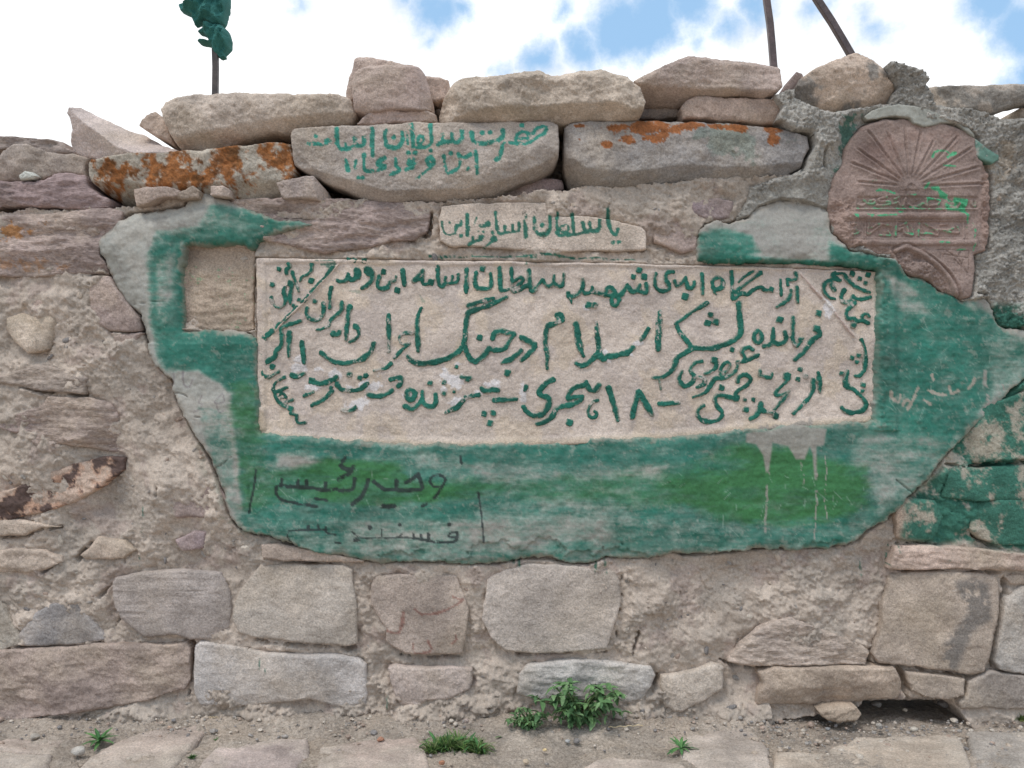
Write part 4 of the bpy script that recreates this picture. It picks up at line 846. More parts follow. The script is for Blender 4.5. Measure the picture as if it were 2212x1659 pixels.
WORDS = [  # one entry per word; wear 0..1, strokes
 (0.15, 'A w58 640,310 / w30 645,130 640,200 600,245 540,275 520,320 / w52 290,190 / w52 218,355 / w26 395,125 405,165 375,190 375,235 / w22 435,215 450,270 480,340 510,430 / w58 412,340 / w34 430,350 425,400 415,470 410,560 / w34 355,385 345,430 360,500 355,560 310,600 260,595 220,550 208,490'),
 (0.35, 'A w38 870,170 820,250 760,310 700,370 / w34 690,390 640,435 / w34 605,470 575,520 525,545 / w48 510,520 / w28 450,580 / w26 490,590 440,650 390,700 340,750 280,790 270,830'),
 (0.05, 'A w50 1047,90 / w50 1108,90 / w54 1215,95 / w76 1135,205 1140,250 / w40 1150,280 1100,300 1060,290 1040,250 / w44 1040,240 1020,300 970,320 930,310 / w85 1255,200 1270,220 / w45 1300,230 1300,290 1260,350 1190,395'),
 (0.05, 'A w38 1375,270 1360,340 1370,385 1420,395 1465,385 1485,340 1500,315 1545,315 1555,265 / w58 1428,215 / w58 1570,415 / w40 1625,200 1635,280 1645,355'),
 (0.02, 'A w34 1845,200 1800,260 1745,315 1800,300 1850,290 / w34 1850,210 1845,300 1850,345 1900,350 / w70 1930,330 / B w36 88,165 92,280 110,360 135,375 165,345 230,335 300,320 315,245 / w26 165,330 172,275 / w26 235,325 245,265 / w42 397,195 395,320 397,440'),
 (0.02, 'B w42 500,225 490,320 510,385 570,400 650,390 665,320 660,240 / w50 570,185 / w40 757,180 760,300 770,400 790,420 860,400 / w40 885,180 885,300 890,400 / w28 900,330 960,285 1000,285 1000,320 950,365 900,410 / w36 900,420 960,415 1040,370 1080,375 / w36 1075,205 1080,300 1090,390 1115,430 1160,410 / w36 1115,425 1180,350 1220,300 1250,350 1290,370 1335,330 1345,255 / w36 1335,330 1380,360 1415,370 1440,340 1450,245'),
 (0.05, 'B w40 1500,450 1505,480 1570,475 1640,420 1655,360 1650,295 / w40 1640,420 1690,450 1750,430 1760,385 / w42 1750,430 1830,450 1900,470 / w42 1900,470 1920,400 1970,395 2000,440 1960,480 / w34 1965,500 1970,560 2010,580 2045,530 2020,480 / w14 1522,480 1532,555 / w58 1715,575 / w54 1790,577 / C w40 300,470 400,480 470,460 530,360 / w40 530,360 580,430 640,420 665,365 / w40 640,420 720,440 745,410 738,350 / w60 598,275 / w60 715,270 / w54 662,200'),
 (0.03, 'C w36 845,235 830,320 850,400 920,425 985,410 990,365 950,300 955,240 1000,215 1030,215 / w38 1045,315 1065,365 1110,350 1165,280 / w38 1165,290 1185,370 1220,395 1255,370 1260,320 / w70 1162,485 / w40 1342,240 1345,340 1350,455'),
 (0.03, 'C w38 1510,280 1470,300 1455,350 1470,395 1515,405 1560,380 1570,330 1545,285 1510,280 / w16 1460,390 1480,440 1500,462 / w32 1662,220 1668,330 1670,490 1700,500 1760,455 1830,455 1880,420 1960,385 1985,380 / w32 1970,230 1880,300 1790,365 1700,430 1730,450 / w26 1885,215 1810,265 1740,325 / w32 1985,385 2010,410 2050,415 / w60 2090,410 / D w30 972,305 978,390 982,465 / w32 1140,235 1145,290 1100,310 1050,305 1050,365 / w34 1150,385 1152,460 1155,545 / w32 1085,415 1075,480 1030,540 930,600'),
 (0.03, 'D w36 1545,280 1540,235 1600,225 1650,240 1700,300 1780,370 1860,410 1935,435 / w36 1615,310 1570,290 1520,305 1460,340 1440,400 1460,450 1500,490 1565,510 / w46 1530,360 1560,415 / w52 1748,235 / w50 1833,290 / w48 1895,338 / w58 1920,250'),
 (0.03, 'D w38 1665,410 1635,470 1640,530 1690,545 1740,520 1760,480 / w34 1760,480 1800,505 1870,505 1940,492 / w38 1775,550 1720,600 1680,670 1700,720 1740,715 1770,720 / w36 1770,720 1800,745 1860,745 1925,770 / w36 1925,700 1900,670 1855,690 1850,745 / w52 1760,795'),
 (0.0, 'C w52 1740,560 1750,700 1760,830 1745,900 1680,960 1560,1010 1420,1045 1300,1045 1230,1030 / w40 1230,1030 1150,930 1095,850 1070,775 / w36 1065,775 1130,730 1250,640 1400,550 / w48 1230,1050 1140,1105 1070,1150 1040,1240 990,1310 920,1355 / w34 920,1355 820,1360 / w15 880,1385 890,1440 895,1490 / w58 1435,680 / w72 1400,775 / w66 1495,755'),
 (0.35, 'C w40 890,655 882,740 / w62 882,740 875,850 868,950 870,1050'),
 (0.28, 'C w36 765,830 720,900 675,960 / w50 600,1030 545,1085 / w64 530,1090 450,1110 380,1130 320,1130 / w26 200,760 203,800 / w48 205,820 220,960 235,1060 / w58 235,1060 230,1110 290,1160 / B w52 1830,1090 1780,1140 1720,1200 1640,1230 1580,1205 / w58 1580,785 1590,850 1610,960 / w60 1610,960 1635,1060 / w44 1640,1080 1660,1125 / w85 1405,690 1420,730 / w46 1410,740 1350,780 1280,800 1255,860 1250,1000 1265,1100 1270,1180 / w30 1268,1200 1268,1260'),
 (0.0, 'B w52 995,930 1060,960 1130,1000 / w48 1130,1000 1120,1050 1060,1110 1000,1165 / w46 990,1070 930,1120 860,1165 775,1200 / w74 838,1310 / w46 680,935 700,880 780,855 850,880 910,890 / w48 910,890 870,960 800,1050 720,1065 660,1050 640,1040 / w50 640,1045 590,1110 530,1170 490,1190 430,1150 390,1060 375,1020 / w52 375,1020 300,1090 200,1150 80,1185 0,1200 -100,1210 -200,1170 -235,1130 / w46 370,1000 385,900 395,780 410,690 440,650 560,610 700,550 830,490 / w42 430,575 530,545 690,500 / w66 542,925'),
 (0.12, 'A w26 1830,610 1815,650 / w46 1800,690 1785,760 1790,850 1795,960 1795,1070'),
 (0.55, 'A w40 1480,690 1478,800 1485,950 / w28 1485,950 1480,1080 / w28 1730,880 1670,875 1610,900 1595,950 1625,1000 1700,995 / w30 1690,1000 1610,1070 1540,1140 / w34 1500,1210 1440,1255 1320,1285 / w44 1320,995 1290,1070 1220,1140 1130,1180 1000,1205 900,1190 820,1150 750,1090'),
 (0.15, 'A w62 1120,810 / w36 1145,830 1155,890 1120,940 1060,975 / w42 1055,600 1035,700 1028,830 1020,950 / w44 880,875 / w48 945,870 / w30 880,895 945,890 / w38 965,545 965,640 900,690 850,740 830,800 790,820 / w26 790,825 710,845 / w28 860,390 845,470 845,550 840,610'),
 (0.25, 'A w34 770,560 775,640 750,710 690,740 620,720 590,670 600,610 / w46 680,540'),
 (0.08, 'A w50 215,860 190,885 140,920 105,990 100,1080 100,1150 / w36 520,745 420,785 330,810 315,840 320,900 / w42 320,900 320,960 310,1020 260,1070 250,1130 190,1165 130,1210 110,1260 / w44 405,870 400,1000 398,1130 / w42 545,975 555,1080 565,1200'),
 (0.12, 'A w36 130,1220 110,1280 130,1340 190,1355 240,1330 285,1295 / w42 220,1245'),
 (0.15, 'a w50 440,535 500,545 560,515 / w42 920,550 860,590 780,620 700,615 650,590 / w68 650,595 / w36 660,715 570,755 / w42 865,710 800,770 730,820 650,855 / w30 857,668'),
 (0.35, 'a w44 920,630 970,685 1060,700 1150,690 1210,655 1250,620 / w46 1165,560 / w50 1235,540 / w60 1060,520'),
 (0.12, 'a w48 1500,580 1560,565 1615,565 / w48 1615,565 1600,620 1575,655 / w46 1510,700 1430,745 1340,760 1270,750 1250,740 / w44 1120,885 1060,915 975,910'),
 (0.18, 'a w46 1710,690 1680,720 1680,770 1710,800 1745,790 1760,740 1740,700 1710,690 / w46 1660,870 1740,895 1800,850 1840,790 1845,710 / w46 1840,810 1880,860 1960,870 1990,820 1985,745 / w52 1925,615 / w44 2080,610 / w40 2075,735'),
 (0.15, 'b w36 350,550 440,565 / w50 410,580 / w28 265,710 / w44 740,700 680,690 640,705 590,700 565,680 / w40 530,745 460,755 390,770 / w44 390,770 350,820 290,880 180,935 / w62 588,950 / w58 685,945 / w64 653,1050 / w46 705,805 800,800 940,790 / w38 290,440'),
 (0.06, 'b w52 1330,580 1270,610 1220,660 1185,720 1220,760 1280,770 1290,830 1260,910 1200,960 1120,970 1050,930 1015,880 / w34 1040,660 1030,690'),
 (0.02, 'b w50 1825,640 1790,690 1740,695 1700,640 1690,610 / w46 1690,640 1600,660 1530,700 1490,780 / w44 1490,785 1560,770 1650,765 / w46 1650,765 1620,810 1530,850 1430,870 1360,910 1320,980 1260,1030 1160,1060 / w74 1513,1045'),
 (0.04, 'b w30 1815,805 1760,830 1720,890 1715,950 1750,990 1795,980 1805,940 1785,925 / w52 1935,670 1970,780 2000,890 2030,1010'),
 (0.02, 'c w54 655,715 630,800 600,910 590,990 / w54 665,725 720,820 780,910 800,960 / w48 880,845 960,838 1090,835'),
 (0.2, 'c w36 1345,385 1280,395 1230,440 1215,490 1255,530 1250,590 1200,640 1150,650 1110,620 1095,560 1130,490 / w38 1310,555 1365,580 1360,630 1290,665 / w62 1470,375 / w38 1490,390 1490,450 1440,490 1375,515'),
 (0.08, 'c w42 1885,260 1850,235 1790,250 1770,290 1800,330 / w36 1940,315 1850,355 1760,385 1725,390 / w40 1725,390 1715,460 1670,520 1580,560 1490,565 1450,620 1400,700 1340,740 1250,770 / w28 1540,530 1550,460 1600,400 1645,410 1630,470 1570,510 / w50 1665,255'),
 (0.08, 'c w42 1730,600 1740,560 1790,530 1850,550 1865,590 1800,660 1720,710 1695,760 / w75 1710,780 / w40 1690,780 1600,765 1510,750 1490,770 1485,820 1510,880 1550,920 1555,970 1500,1020 1420,1030 1340,1010 1295,960 1310,900 1360,860 / w54 1555,670 / w52 1808,800 / w46 1895,795 / w58 1818,900'),
 (0.2, 'c w34 1965,490 1965,540 2000,545 2050,560 2090,560 2100,520'),
 (0.12, 'd w75 1040,545 / w32 1060,570 1000,640 940,700 925,745 980,745 1060,710 / w40 1040,740 990,810 930,880 900,920 930,960 / w65 920,970 / w34 890,940 820,930 770,900 / w42 765,840 740,920 690,990 / w36 690,990 650,1005'),
 (0.12, 'd w46 1185,470 / w48 1165,575 / w44 1240,545 / w30 1380,500 1385,540 / w42 1390,560 1400,660 1402,720 / w38 1330,590 1325,680 1290,760 1210,850 1110,945'),
 (0.15, 'd w34 1845,150 1875,220 1890,300 1890,400 1880,480 1830,535 1780,540 / w48 1750,345 / w46 1815,320 / w46 1800,395 / w38 1635,515'),
 (0.2, 'd w40 1705,490 1680,580 1670,650 / w56 1690,645 / w40 1700,660 1770,690 1820,740 1870,780 / w48 1870,790 1895,840 1870,900 1800,935 1720,935 1660,910 1635,880 / w54 1865,635 / w44 1855,705'),
 (0.03, 'D w36 730,850 690,890 685,950 715,985 750,970 770,920 755,870 730,850 / w42 790,1025 850,1010 880,960 890,900 890,830 / w42 880,970 950,990 1010,975 1030,930 1015,860 / w64 965,735 / w38 1105,715 1105,850 1110,960 1140,1010 1180,990 / w60 1185,955'),
 (0.03, 'D w75 1360,830 / w42 1390,860 1395,900 1320,950 1270,1010 1220,1090 / w34 1220,1090 1130,1165 / w60 1380,668'),
 (0.25, 'a w34 345,560 270,600 235,650 240,710 300,700 380,660 / w38 240,710 270,790 330,850 400,880 / w14 290,760 330,730 370,770 310,780 / w15 320,840 440,800 / w42 422,893 / w28 425,950 490,965 / w28 490,970 485,1030 520,1050 575,1048'),
]
LET = lin(30, 98, 82)
for wi, (wear, txt) in enumerate(WORDS):
    sk = strokes(txt); allp = [p for _, pl in sk for p in pl]; x0, x1, y0, y1 = bbox(allp, 14)
    gx, gy = grid(x0, x1, y0, y1, 1.7); X, Y = np.meshgrid(gx, gy)
    Sd = np.maximum(stroke_field(gx, gy, sk, taper=True), -20) + 1.5 + 0.55 * fr(X, Y, 0.35, 1, 98) + 0.55 * fb(X, Y, 0.25, 0, 99)
    H = HP + 0.0016 * fb(X, Y, 0.9, 0, 91) + 0.0042 * (edge_round(Sd, 1.5) + 1) - 0.0005 + 0.0007 * fr(X, Y, 0.35, 0, 7)
    C = np.ones(X.shape + (3,)) * LET * (1 + 0.12 * fb(X, Y, 0.5, 1, 9))[..., None]
    w = sstep(2.1 - 2.6 * wear, 2.7 - 2.6 * wear, fr(X, Y, 0.45, 0, 12) + 0.5 * fb(X, Y, 0.7, 2, 13))
    C = mixc(C, lin(186, 174, 164), w * 0.85)
    C = mixc(C, lin(176, 164, 150), 0.55 * sstep(1.6, 0.3, Sd + 1.1 * fr(X, Y, 0.4, 1, 15)))
    part('relief_word', *relief(gx, gy, Sd, H, np.clip(C, .01, .9), wall_map(HP), 0.010, 0.0), M_PAINT, plaque, PB)
# bare raised rules that cut off the two upper corners
def rule(txt, rgb):
    sk = strokes(txt); x0, x1, y0, y1 = bbox([p for _, pl in sk for p in pl], 12); gx, gy = grid(x0, x1, y0, y1, 1.8); X, Y = np.meshgrid(gx, gy)
    Sd = np.maximum(stroke_field(gx, gy, sk), -20) + 0.4 * fr(X, Y, 0.4)
    H = HP + 0.0016 * fb(X, Y, 0.9, 0, 91) + 0.0075 * (edge_round(Sd, 3.5) + 1) - 0.001
    C = np.ones(X.shape + (3,)) * lin(*rgb) * (1 + 0.08 * fr(X, Y, 0.5))[..., None]
    C = mixc(C, lin(214, 210, 204), 0.8 * sstep(0.3, 1.0, fr(X, Y, 0.35, 1) + ell(X, Y, 1795, 662, 22, 30)))
    part('corner_rule', *relief(gx, gy, Sd, H, C, wall_map(HP), 0.012, 0.0), M_PLAQ, plaque, PB)
rule('D w26 1190,245 1300,365 / w34 1310,380 1480,560 1620,740 1755,905', (182, 162, 152))
rule('A w24 965,90 880,215 760,335 620,485 520,590 400,700 300,805 262,850', (186, 168, 154))

# ------------------------------------------------------------------ blank square stone beside the plaque
def pan_h(X, Y, Sd):
    return -0.004 * sstep(6, 14, Sd) + 0.002 * np.abs(fb(X, Y * 3, 0.8)) * sstep(560, 600, Y)
def pan_c(X, Y, C, Sd, gx, gy):
    f = np.maximum(ell(X, Y, 450, 600, 40, 14), ell(X, Y, 525, 660, 20, 30))
    return mixc(C, lin(90, 160, 116), 0.5 * sstep(1.5, 1.9, 1.1 * fr(X, Y, 0.4, 1, 3) + 0.7 * f))
V, q, t, c = stone_mesh(PAN, (154, 136, 121), h0=-0.010, back=0.08, step=2.4, rough=0.8, r=4, hfn=pan_h, colfn=pan_c, dust=0.4, brk=0.1)
b = np.array([V[:, 0].mean(), 0, V[:, 2].min()])
_old_put('blank_panel', mesh_np('blank_panel', V - b, q, t, c), M_ROCK, None, tuple(b), 'small square blank stone panel set left of the inscribed plaque', 'panel')

# ------------------------------------------------------------------ carved tablet with the sunburst
HT = 0.026
gx, gy = grid(*bbox(TB, 7), 1.6); X, Y = np.meshgrid(gx, gy); Sd = poly_sdf(gx, gy, rough_poly(TB, 1.4, 13))
hx, hy = (X - 1760.1) * 5.0015, (Y - 211.2) * 5.0015
H = HT + 0.0022 * fb(X, Y, 0.9, 0, 111) + 0.0005 * fr(X, Y, 0.5, 1, 112) + edge_round(Sd, 8) * 0.014
def hseg(ax, ay, bx, by):
    dx, dy = bx - ax, by - ay; L = math.hypot(dx, dy); t = ((hx - ax) * dx + (hy - ay) * dy) / L
    return ((hx - ax) * dy - (hy - ay) * dx) / L, t, L
cxr, cyr = 1020.0, 965.0
for ex, ey in [(440, 905), (370, 690), (440, 530), (560, 330), (770, 340), (970, 300), (1150, 330), (1290, 440), (1560, 400), (1720, 520), (1790, 740), (1870, 925)]:
    d, t, L = hseg(cxr, cyr, ex, ey); on = sstep(110, 170, t) * sstep(L, L - 60, t); fl = 0.4 + 0.6 * t / L
    H += on * fl * (-0.0042 * np.exp(-(d / 11) ** 2) + 0.0030 * np.exp(-((d - 24) / 12) ** 2) + 0.0026 * np.exp(-((d + 24) / 12) ** 2))
rad = np.hypot(hx - 1030, hy - 980); H += 0.003 * np.exp(-((rad - 55) / 12) ** 2) * (hy < 1000) + 0.002 * sstep(120, 60, rad) * (hy < 1000)
def rect(x0, x1, y0, y1, s=8): return sstep(x0 - s, x0 + s, hx) * sstep(x1 + s, x1 - s, hx) * sstep(y0 - s, y0 + s, hy) * sstep(y1 + s, y1 - s, hy)
def hstrokes(lst, w): return stroke_field(gx, gy, [(w / 5.0, [(1760.1 + a / 5.0, 211.2 + b / 5.0) for a, b in pl]) for pl in lst])
H += -0.0045 * rect(460, 1770, 1068, 1190)
L1 = [[(480,1150),(520,1160),(560,1130),(540,1105)], [(580,1140),(640,1140),(650,1100),(600,1110)], [(770,1078),(700,1090),(700,1118),(800,1125),(800,1155),(680,1160)], [(860,1095),(910,1080)], [(850,1150),(900,1130),(920,1165)], [(980,1085),(960,1165)],
      [(1020,1150),(1060,1175),(1130,1165),(1170,1140),(1200,1165)], [(1100,1105)], [(1210,1085),(1220,1165)], [(1230,1085),(1350,1100),(1340,1145),(1260,1165)], [(1430,1080),(1430,1170)], [(1480,1175),(1540,1180),(1570,1140),(1540,1120)], [(1600,1140),(1640,1165),(1650,1105)], [(1700,1110),(1710,1155),(1745,1160),(1755,1110)]]
L2 = [[(590,1345),(578,1455),(600,1465),(720,1372)], [(620,1400),(700,1362),(830,1380)], [(710,1478),(820,1485),(800,1440)], [(885,1345),(880,1488)], [(920,1430),(960,1400),(980,1465),(1070,1475),(1050,1380)], [(930,1380),(1000,1345)], [(1010,1390),(1020,1465)], [(1140,1352),(1125,1488)],
      [(1160,1465),(1250,1465),(1330,1485),(1310,1420),(1190,1355)], [(1290,1420),(1430,1430),(1510,1400)], [(1360,1370),(1440,1362)], [(1540,1380),(1560,1455),(1430,1445)], [(400,1370),(460,1360),(440,1420),(500,1440),(410,1480)]]
f1 = hstrokes(L1, 30); f2 = hstrokes(L2, 26); let = sstep(-0.6, 1.6, np.maximum(f1, f2))
H += 0.0046 * let
def bar(y0, y1, x0, x1, a): 
    u = (hy - (y0 + y1) / 2) / ((y1 - y0) / 2); return a * np.sqrt(np.maximum(1 - u * u, 0)) * sstep(x0 - 10, x0 + 10, hx) * sstep(x1 + 10, x1 - 10, hx)
H += bar(1192, 1212, 440, 1770, 0.003) + bar(1240, 1312, 300, 1680, 0.007) + bar(1535, 1600, 420, 1740, 0.006)
H += -0.0040 * rect(375, 1640, 1326, 1528) + bar(1318, 1334, 560, 1650, 0.003) + bar(1508, 1526, 380, 1620, 0.0035)
H += 0.0035 * rect(545, 560, 1330, 1500, 5) + 0.0035 * rect(1605, 1625, 1330, 1520, 5) - 0.003 * rect(1640, 1655, 1320, 1540, 5) + 0.002 * rect(1740, 1755, 1210, 1600, 5)
arch = stroke_field(gx, gy, [(11, [(1760.1 + a / 5, 211.2 + b / 5) for a, b in [(880, 1650), (985, 1612), (1100, 1655), (1250, 1750), (1380, 1860), (1480, 1990), (1530, 2140)]])])
H += 0.0065 * sstep(-1, 4.5, arch) - 0.004 * sstep(-5, -2.5, arch) * sstep(1, -1, arch)
arch2 = stroke_field(gx, gy, [(5, [(1760.1 + a / 5, 211.2 + b / 5) for a, b in [(1080, 1610), (1180, 1655), (1320, 1745), (1450, 1850), (1550, 1990), (1590, 2100)]])])
H += 0.003 * sstep(-1, 2, arch2)
inside_arch = soft_in(X, Y, [(1760.1 + a / 5, 211.2 + b / 5) for a, b in [(880, 1680), (985, 1650), (1100, 1700), (1300, 1840), (1440, 2010), (1480, 2150), (1300, 2000), (1060, 1920), (900, 1800)]], 3)
H += inside_arch * (-0.006 + 0.004 * fr(X, Y, 0.8, 0, 5))
star = hstrokes([[(1320, 1640), (1660, 1650)], [(1420, 1650), (1560, 1745)], [(1580, 1655), (1510, 1790)], [(1400, 1690), (1660, 1730)], [(1510, 1740), (1650, 1890)], [(1600, 1750), (1590, 1900)], [(1662, 1650), (1662, 1860)], [(1560, 1745), (1640, 1880)]], 12)
H -= 0.0035 * sstep(-0.6, 1.2, star)
rough_l = soft_in(X, Y, [(1760.1 + a / 5, 211.2 + b / 5) for a, b in [(150, 1100), (440, 1090), (440, 1500), (560, 1560), (860, 1640), (900, 1800), (400, 1700), (200, 1500)]], 10) + sstep(1780, 1840, hx) * (hy < 2000)
H += np.clip(rough_l, 0, 1) * (0.003 * fr(X, Y, 0.9, 1, 6) + 0.003 * fb(X, Y, 0.6, 0, 8))
C = np.ones(X.shape + (3,)) * lin(140, 121, 112) * (1 + 0.09 * fb(X, Y, 0.8, 1, 113))[..., None]
C = mixc(C, lin(150, 126, 114), np.clip(rough_l, 0, 1) * 0.7)
C = mixc(C, lin(138, 114, 104), 0.5 * sstep(0.3, 1.2, fb(X, Y, 0.7, 2, 114)))
C = mixc(C, lin(100, 80, 74), 0.6 * sstep(0.1, 0.7, ell(hx, hy, 600, 620, 280, 260)) * sstep(-0.6, 0.6, fb(X, Y, 0.5, 0, 3)))
EMER = lin(66, 158, 112)
def hpoly(txt): return [(1760.1 + float(a.split(',')[0]) / 5, 211.2 + float(a.split(',')[1]) / 5) for a in txt.split()]
g = soft_in(X, Y, hpoly('1250,960 1340,950 1350,985 1440,1050 1430,1080 1500,1120 1510,1070 1660,1090 1655,1150 1620,1200 1670,1280 1640,1265 1560,1220 1430,1215 1410,1150 1440,1100 1350,1070 1330,1010 1250,985'), 1.5)
g = np.maximum(g, soft_in(X, Y, hpoly('1170,990 1200,930 1235,905 1225,960 1190,985'), 1.5))
g = g * (1 - 0.9 * sstep(-1, 0.5, hstrokes([[(1480,1175),(1540,1180),(1570,1140)], [(1440, 1130), (1500, 1140)]], 30)))
gl = [([(430, 1258), (450, 1275)], 26), ([(565, 1262), (720, 1275), (870, 1262)], 24), ([(1060, 1198), (1600, 1204)], 14), ([(470, 1190), (990, 1195)], 8), ([(1640, 1270), (1660, 1330), (1650, 1400)], 15), ([(1690, 1310), (1735, 1400), (1728, 1520), (1715, 1650)], 15), ([(660, 1005), (740, 1000), (860, 1035)], 26), ([(1000, 1050), (1080, 1050)], 18), ([(1270, 640), (1290, 590), (1380, 570), (1440, 600)], 24), ([(1440, 640), (1500, 610)], 50), ([(1360, 715), (1420, 735), (1510, 745)], 12),
      ([(1220, 1085), (1350, 1105), (1340, 1150)], 26), ([(1030, 1180), (1150, 1180)], 20), ([(1100, 1540), (1180, 1530)], 12), ([(1340, 1560), (1440, 1565)], 18), ([(1530, 1640), (1620, 1635)], 14), ([(700, 1480), (830, 1480)], 10), ([(1190, 1465), (1260, 1460)], 24), ([(980, 1450), (1060, 1470)], 16), ([(590, 905), (660, 890)], 14), ([(1280, 1425), (1500, 1410)], 8), ([(880, 1380), (880, 1480)], 8), ([(1140, 1360), (1125, 1480)], 8), ([(910, 1230), (980, 1235)], 8)]
gs = np.full(X.shape, -9.0)
for pl, w in gl: gs = np.maximum(gs, hstrokes([pl], w))
g = np.maximum(g, sstep(0.0, 1.2, gs + 1.1 * fr(X, Y, 0.3, 1, 6)))
g = np.maximum(g, 0.65 * let * sstep(0.5, 1.2, fr(X, Y, 0.4, 0, 4)))
C = mixc(C, EMER, np.clip(g, 0, 1) * 0.9)
H = HT + (H - HT) * 1.05
V, q, t, c = relief(gx, gy, Sd, H, np.clip(C, .01, .9), wall_map(HT), 0.10, 0.0)
b = np.array([V[:, 0].mean(), 0, V[:, 2].min()])
_old_put('carved_tablet', mesh_np('carved_tablet', V - b, q, t, c), M_TAB, None, tuple(b), 'broken brown stone tablet carved with a sunburst, bands of script and an arch', 'tablet')
# smooth rim of cement lapping over the tablet's upper right edge
def rim_c(X, Y, C, *a):
    C = np.ones(X.shape + (3,)) * lin(146, 144, 134) * (1 + 0.07 * fb(X, Y, 0.8))[..., None]
    return mixc(C, lin(56, 112, 96), 0.75 * sstep(0.1, 0.7, ell(X, Y, 2140, 330, 40, 70) * 1.3 + 0.35 * fr(X, Y, 0.7)))
V, q, t, c = stone_mesh(P('20 1180,752 1230,715 1300,690 1400,676 1600,714 1700,755 1800,812 1900,885 1960,940 2060,1000 2055,1040 2010,1060 1945,1035 1905,1000 1900,870 1860,820 1780,795 1680,800 1580,822 1500,800 1470,765 1340,752 1250,770 1200,775'), (140, 138, 128), h0=0.031, back=0.06, step=2.2, rough=0.9, r=5, colfn=rim_c, brk=0.0)
put('cement_rim', mesh_np('cement_rim', V, q, t, c), M_PLAS, wall, label='smooth greenish cement rim lapping over the carved tablet')

# ------------------------------------------------------------------ poles and cloth behind the wall
def at(X, Y, y): k = (CD + y) / CD; return np.array([(X - CX) * S * k, y, HC + (CY - Y) * S * k])
def bar_mesh(a, b, w, rgb):
    a, b = np.array(a), np.array(b); d = (b - a) / np.linalg.norm(b - a); u = np.cross(d, [0, 1, 0]); u /= np.linalg.norm(u); v = np.cross(d, u)
    n = 14; V = []; f = []
    bev = 0.18
    prof = [(-1 + bev, -1), (1 - bev, -1), (1, -1 + bev), (1, 1 - bev), (1 - bev, 1), (-1 + bev, 1), (-1, 1 - bev), (-1, -1 + bev)]
    for i in range(n + 1):
        p = a + (b - a) * i / n + u * 0.0015 * math.sin(i * 1.7)
        for (pu, pv) in prof: V.append(p + u * pu * w / 2 + v * pv * w / 2)
    for i in range(n):
        for j in range(8): f.append((i * 8 + j, i * 8 + (j + 1) % 8, (i + 1) * 8 + (j + 1) % 8, (i + 1) * 8 + j))
    V = np.array(V); cap = [(0, 7, 6, 5), (0, 5, 4, 3), (0, 3, 2, 1)]; cap += [tuple(n * 8 + k for k in t[::-1]) for t in cap]
    C = np.ones((len(V), 3)) * lin(*rgb) * (1 + 0.2 * rng.standard_normal((len(V), 1)) * 0.5)
    me = mesh_np('bar', V, f + cap, None, np.clip(C, 0.01, 1))
    me.polygons.foreach_set('use_smooth', np.zeros(len(me.polygons), bool)); return me
def free_bar(name, p0, p1, w, rgb, label, cat):
    b = np.array(p0); me = bar_mesh(np.zeros(3), np.array(p1) - b, w, rgb); return _old_put(name, me, M_METAL, None, tuple(b), label, cat)
k = 0.22
free_bar('metal_pole', at(465, 300, k), at(464.5, -420, k), 0.016, (66, 58, 54), 'thin upright metal pole with green cloth tied to it', 'pole')
p0, p1 = at(1475 + 590 / 3, 138, 0.30), at(1475 + 545 / 3, 0, 0.30); d = p1 - p0
free_bar('metal_bar', p0 - d * 0.35, p0 + d * 4.2, 0.0185, (84, 70, 68), 'nearly upright rusty metal bar behind the wide mauve slab', 'bar')
p0, p1 = at(1475 + 1088 / 3, 116, 0.30), at(1475 + 874 / 3, 0, 0.30); d = p1 - p0
free_bar('metal_bar', p0 - d * 0.5, p0 + d * 4.6, 0.0195, (78, 66, 64), 'slanting rusty metal bar rising behind the peaked rock', 'bar')
def cloth(name, txt, label, fold_c, th, seed, rgb):
    pts = P(txt); rp = rough_poly(pts, 0.8, seed)
    gx, gy = grid(*bbox(rp, 5), 1.4); X, Y = np.meshgrid(gx, gy); Sd = poly_sdf(gx, gy, rp)
    fx, fy = fold_c; ang = np.arctan2(Y - fy, X - fx); rr = np.hypot(X - fx, Y - fy)
    fold = (1 - 2 * np.abs(np.sin(ang * 5 + 0.7 * fb(X, Y, 0.7, 0, seed))) ** 0.7) + 0.45 * np.sin(ang * 17 + 1.2 * fb(X, Y, 0.6, 1, seed))
    H = -k + th * np.sqrt(np.clip(Sd / 16, 0, 1)) + fold * 0.013 * sstep(0, 8, Sd) + 0.004 * fb(X, Y, 0.5, 2, seed)
    C = np.ones(X.shape + (3,)) * lin(*rgb) * (1 + 0.06 * fb(X, Y, 0.6, 0, seed))[..., None]
    V, q, t, c = relief(gx, gy, Sd, H, np.clip(C, .005, 1), wall_map(-k), 0.02, double=True)
    b = np.array([V[:, 0].mean(), k, V[:, 2].min()])
    return _old_put(name, mesh_np(name, V - b, q, t, c), M_CLOTH, None, tuple(b), label, 'cloth', 'green cloths tied to the pole')
cloth('tied_cloth', '00 1155,30 1200,8 1260,-12 1300,-90 1330,-160 1470,-160 1490,-70 1470,60 1450,150 1430,170 1380,165 1330,130 1260,165 1245,120 1250,100 1170,70', 'pleated upper green cloth bound to the pole, cut by the top of the picture', (470, -45), 0.030, 3, (52, 106, 99))
cloth('tied_cloth', '00 1330,150 1440,165 1480,200 1495,260 1485,310 1455,350 1460,370 1430,382 1395,352 1370,312 1365,292 1285,275 1300,262 1360,265 1345,240 1330,225 1285,210 1320,185 1330,170', 'lower knotted green cloth bunched round the pole', (475, 30), 0.034, 5, (48, 100, 93))

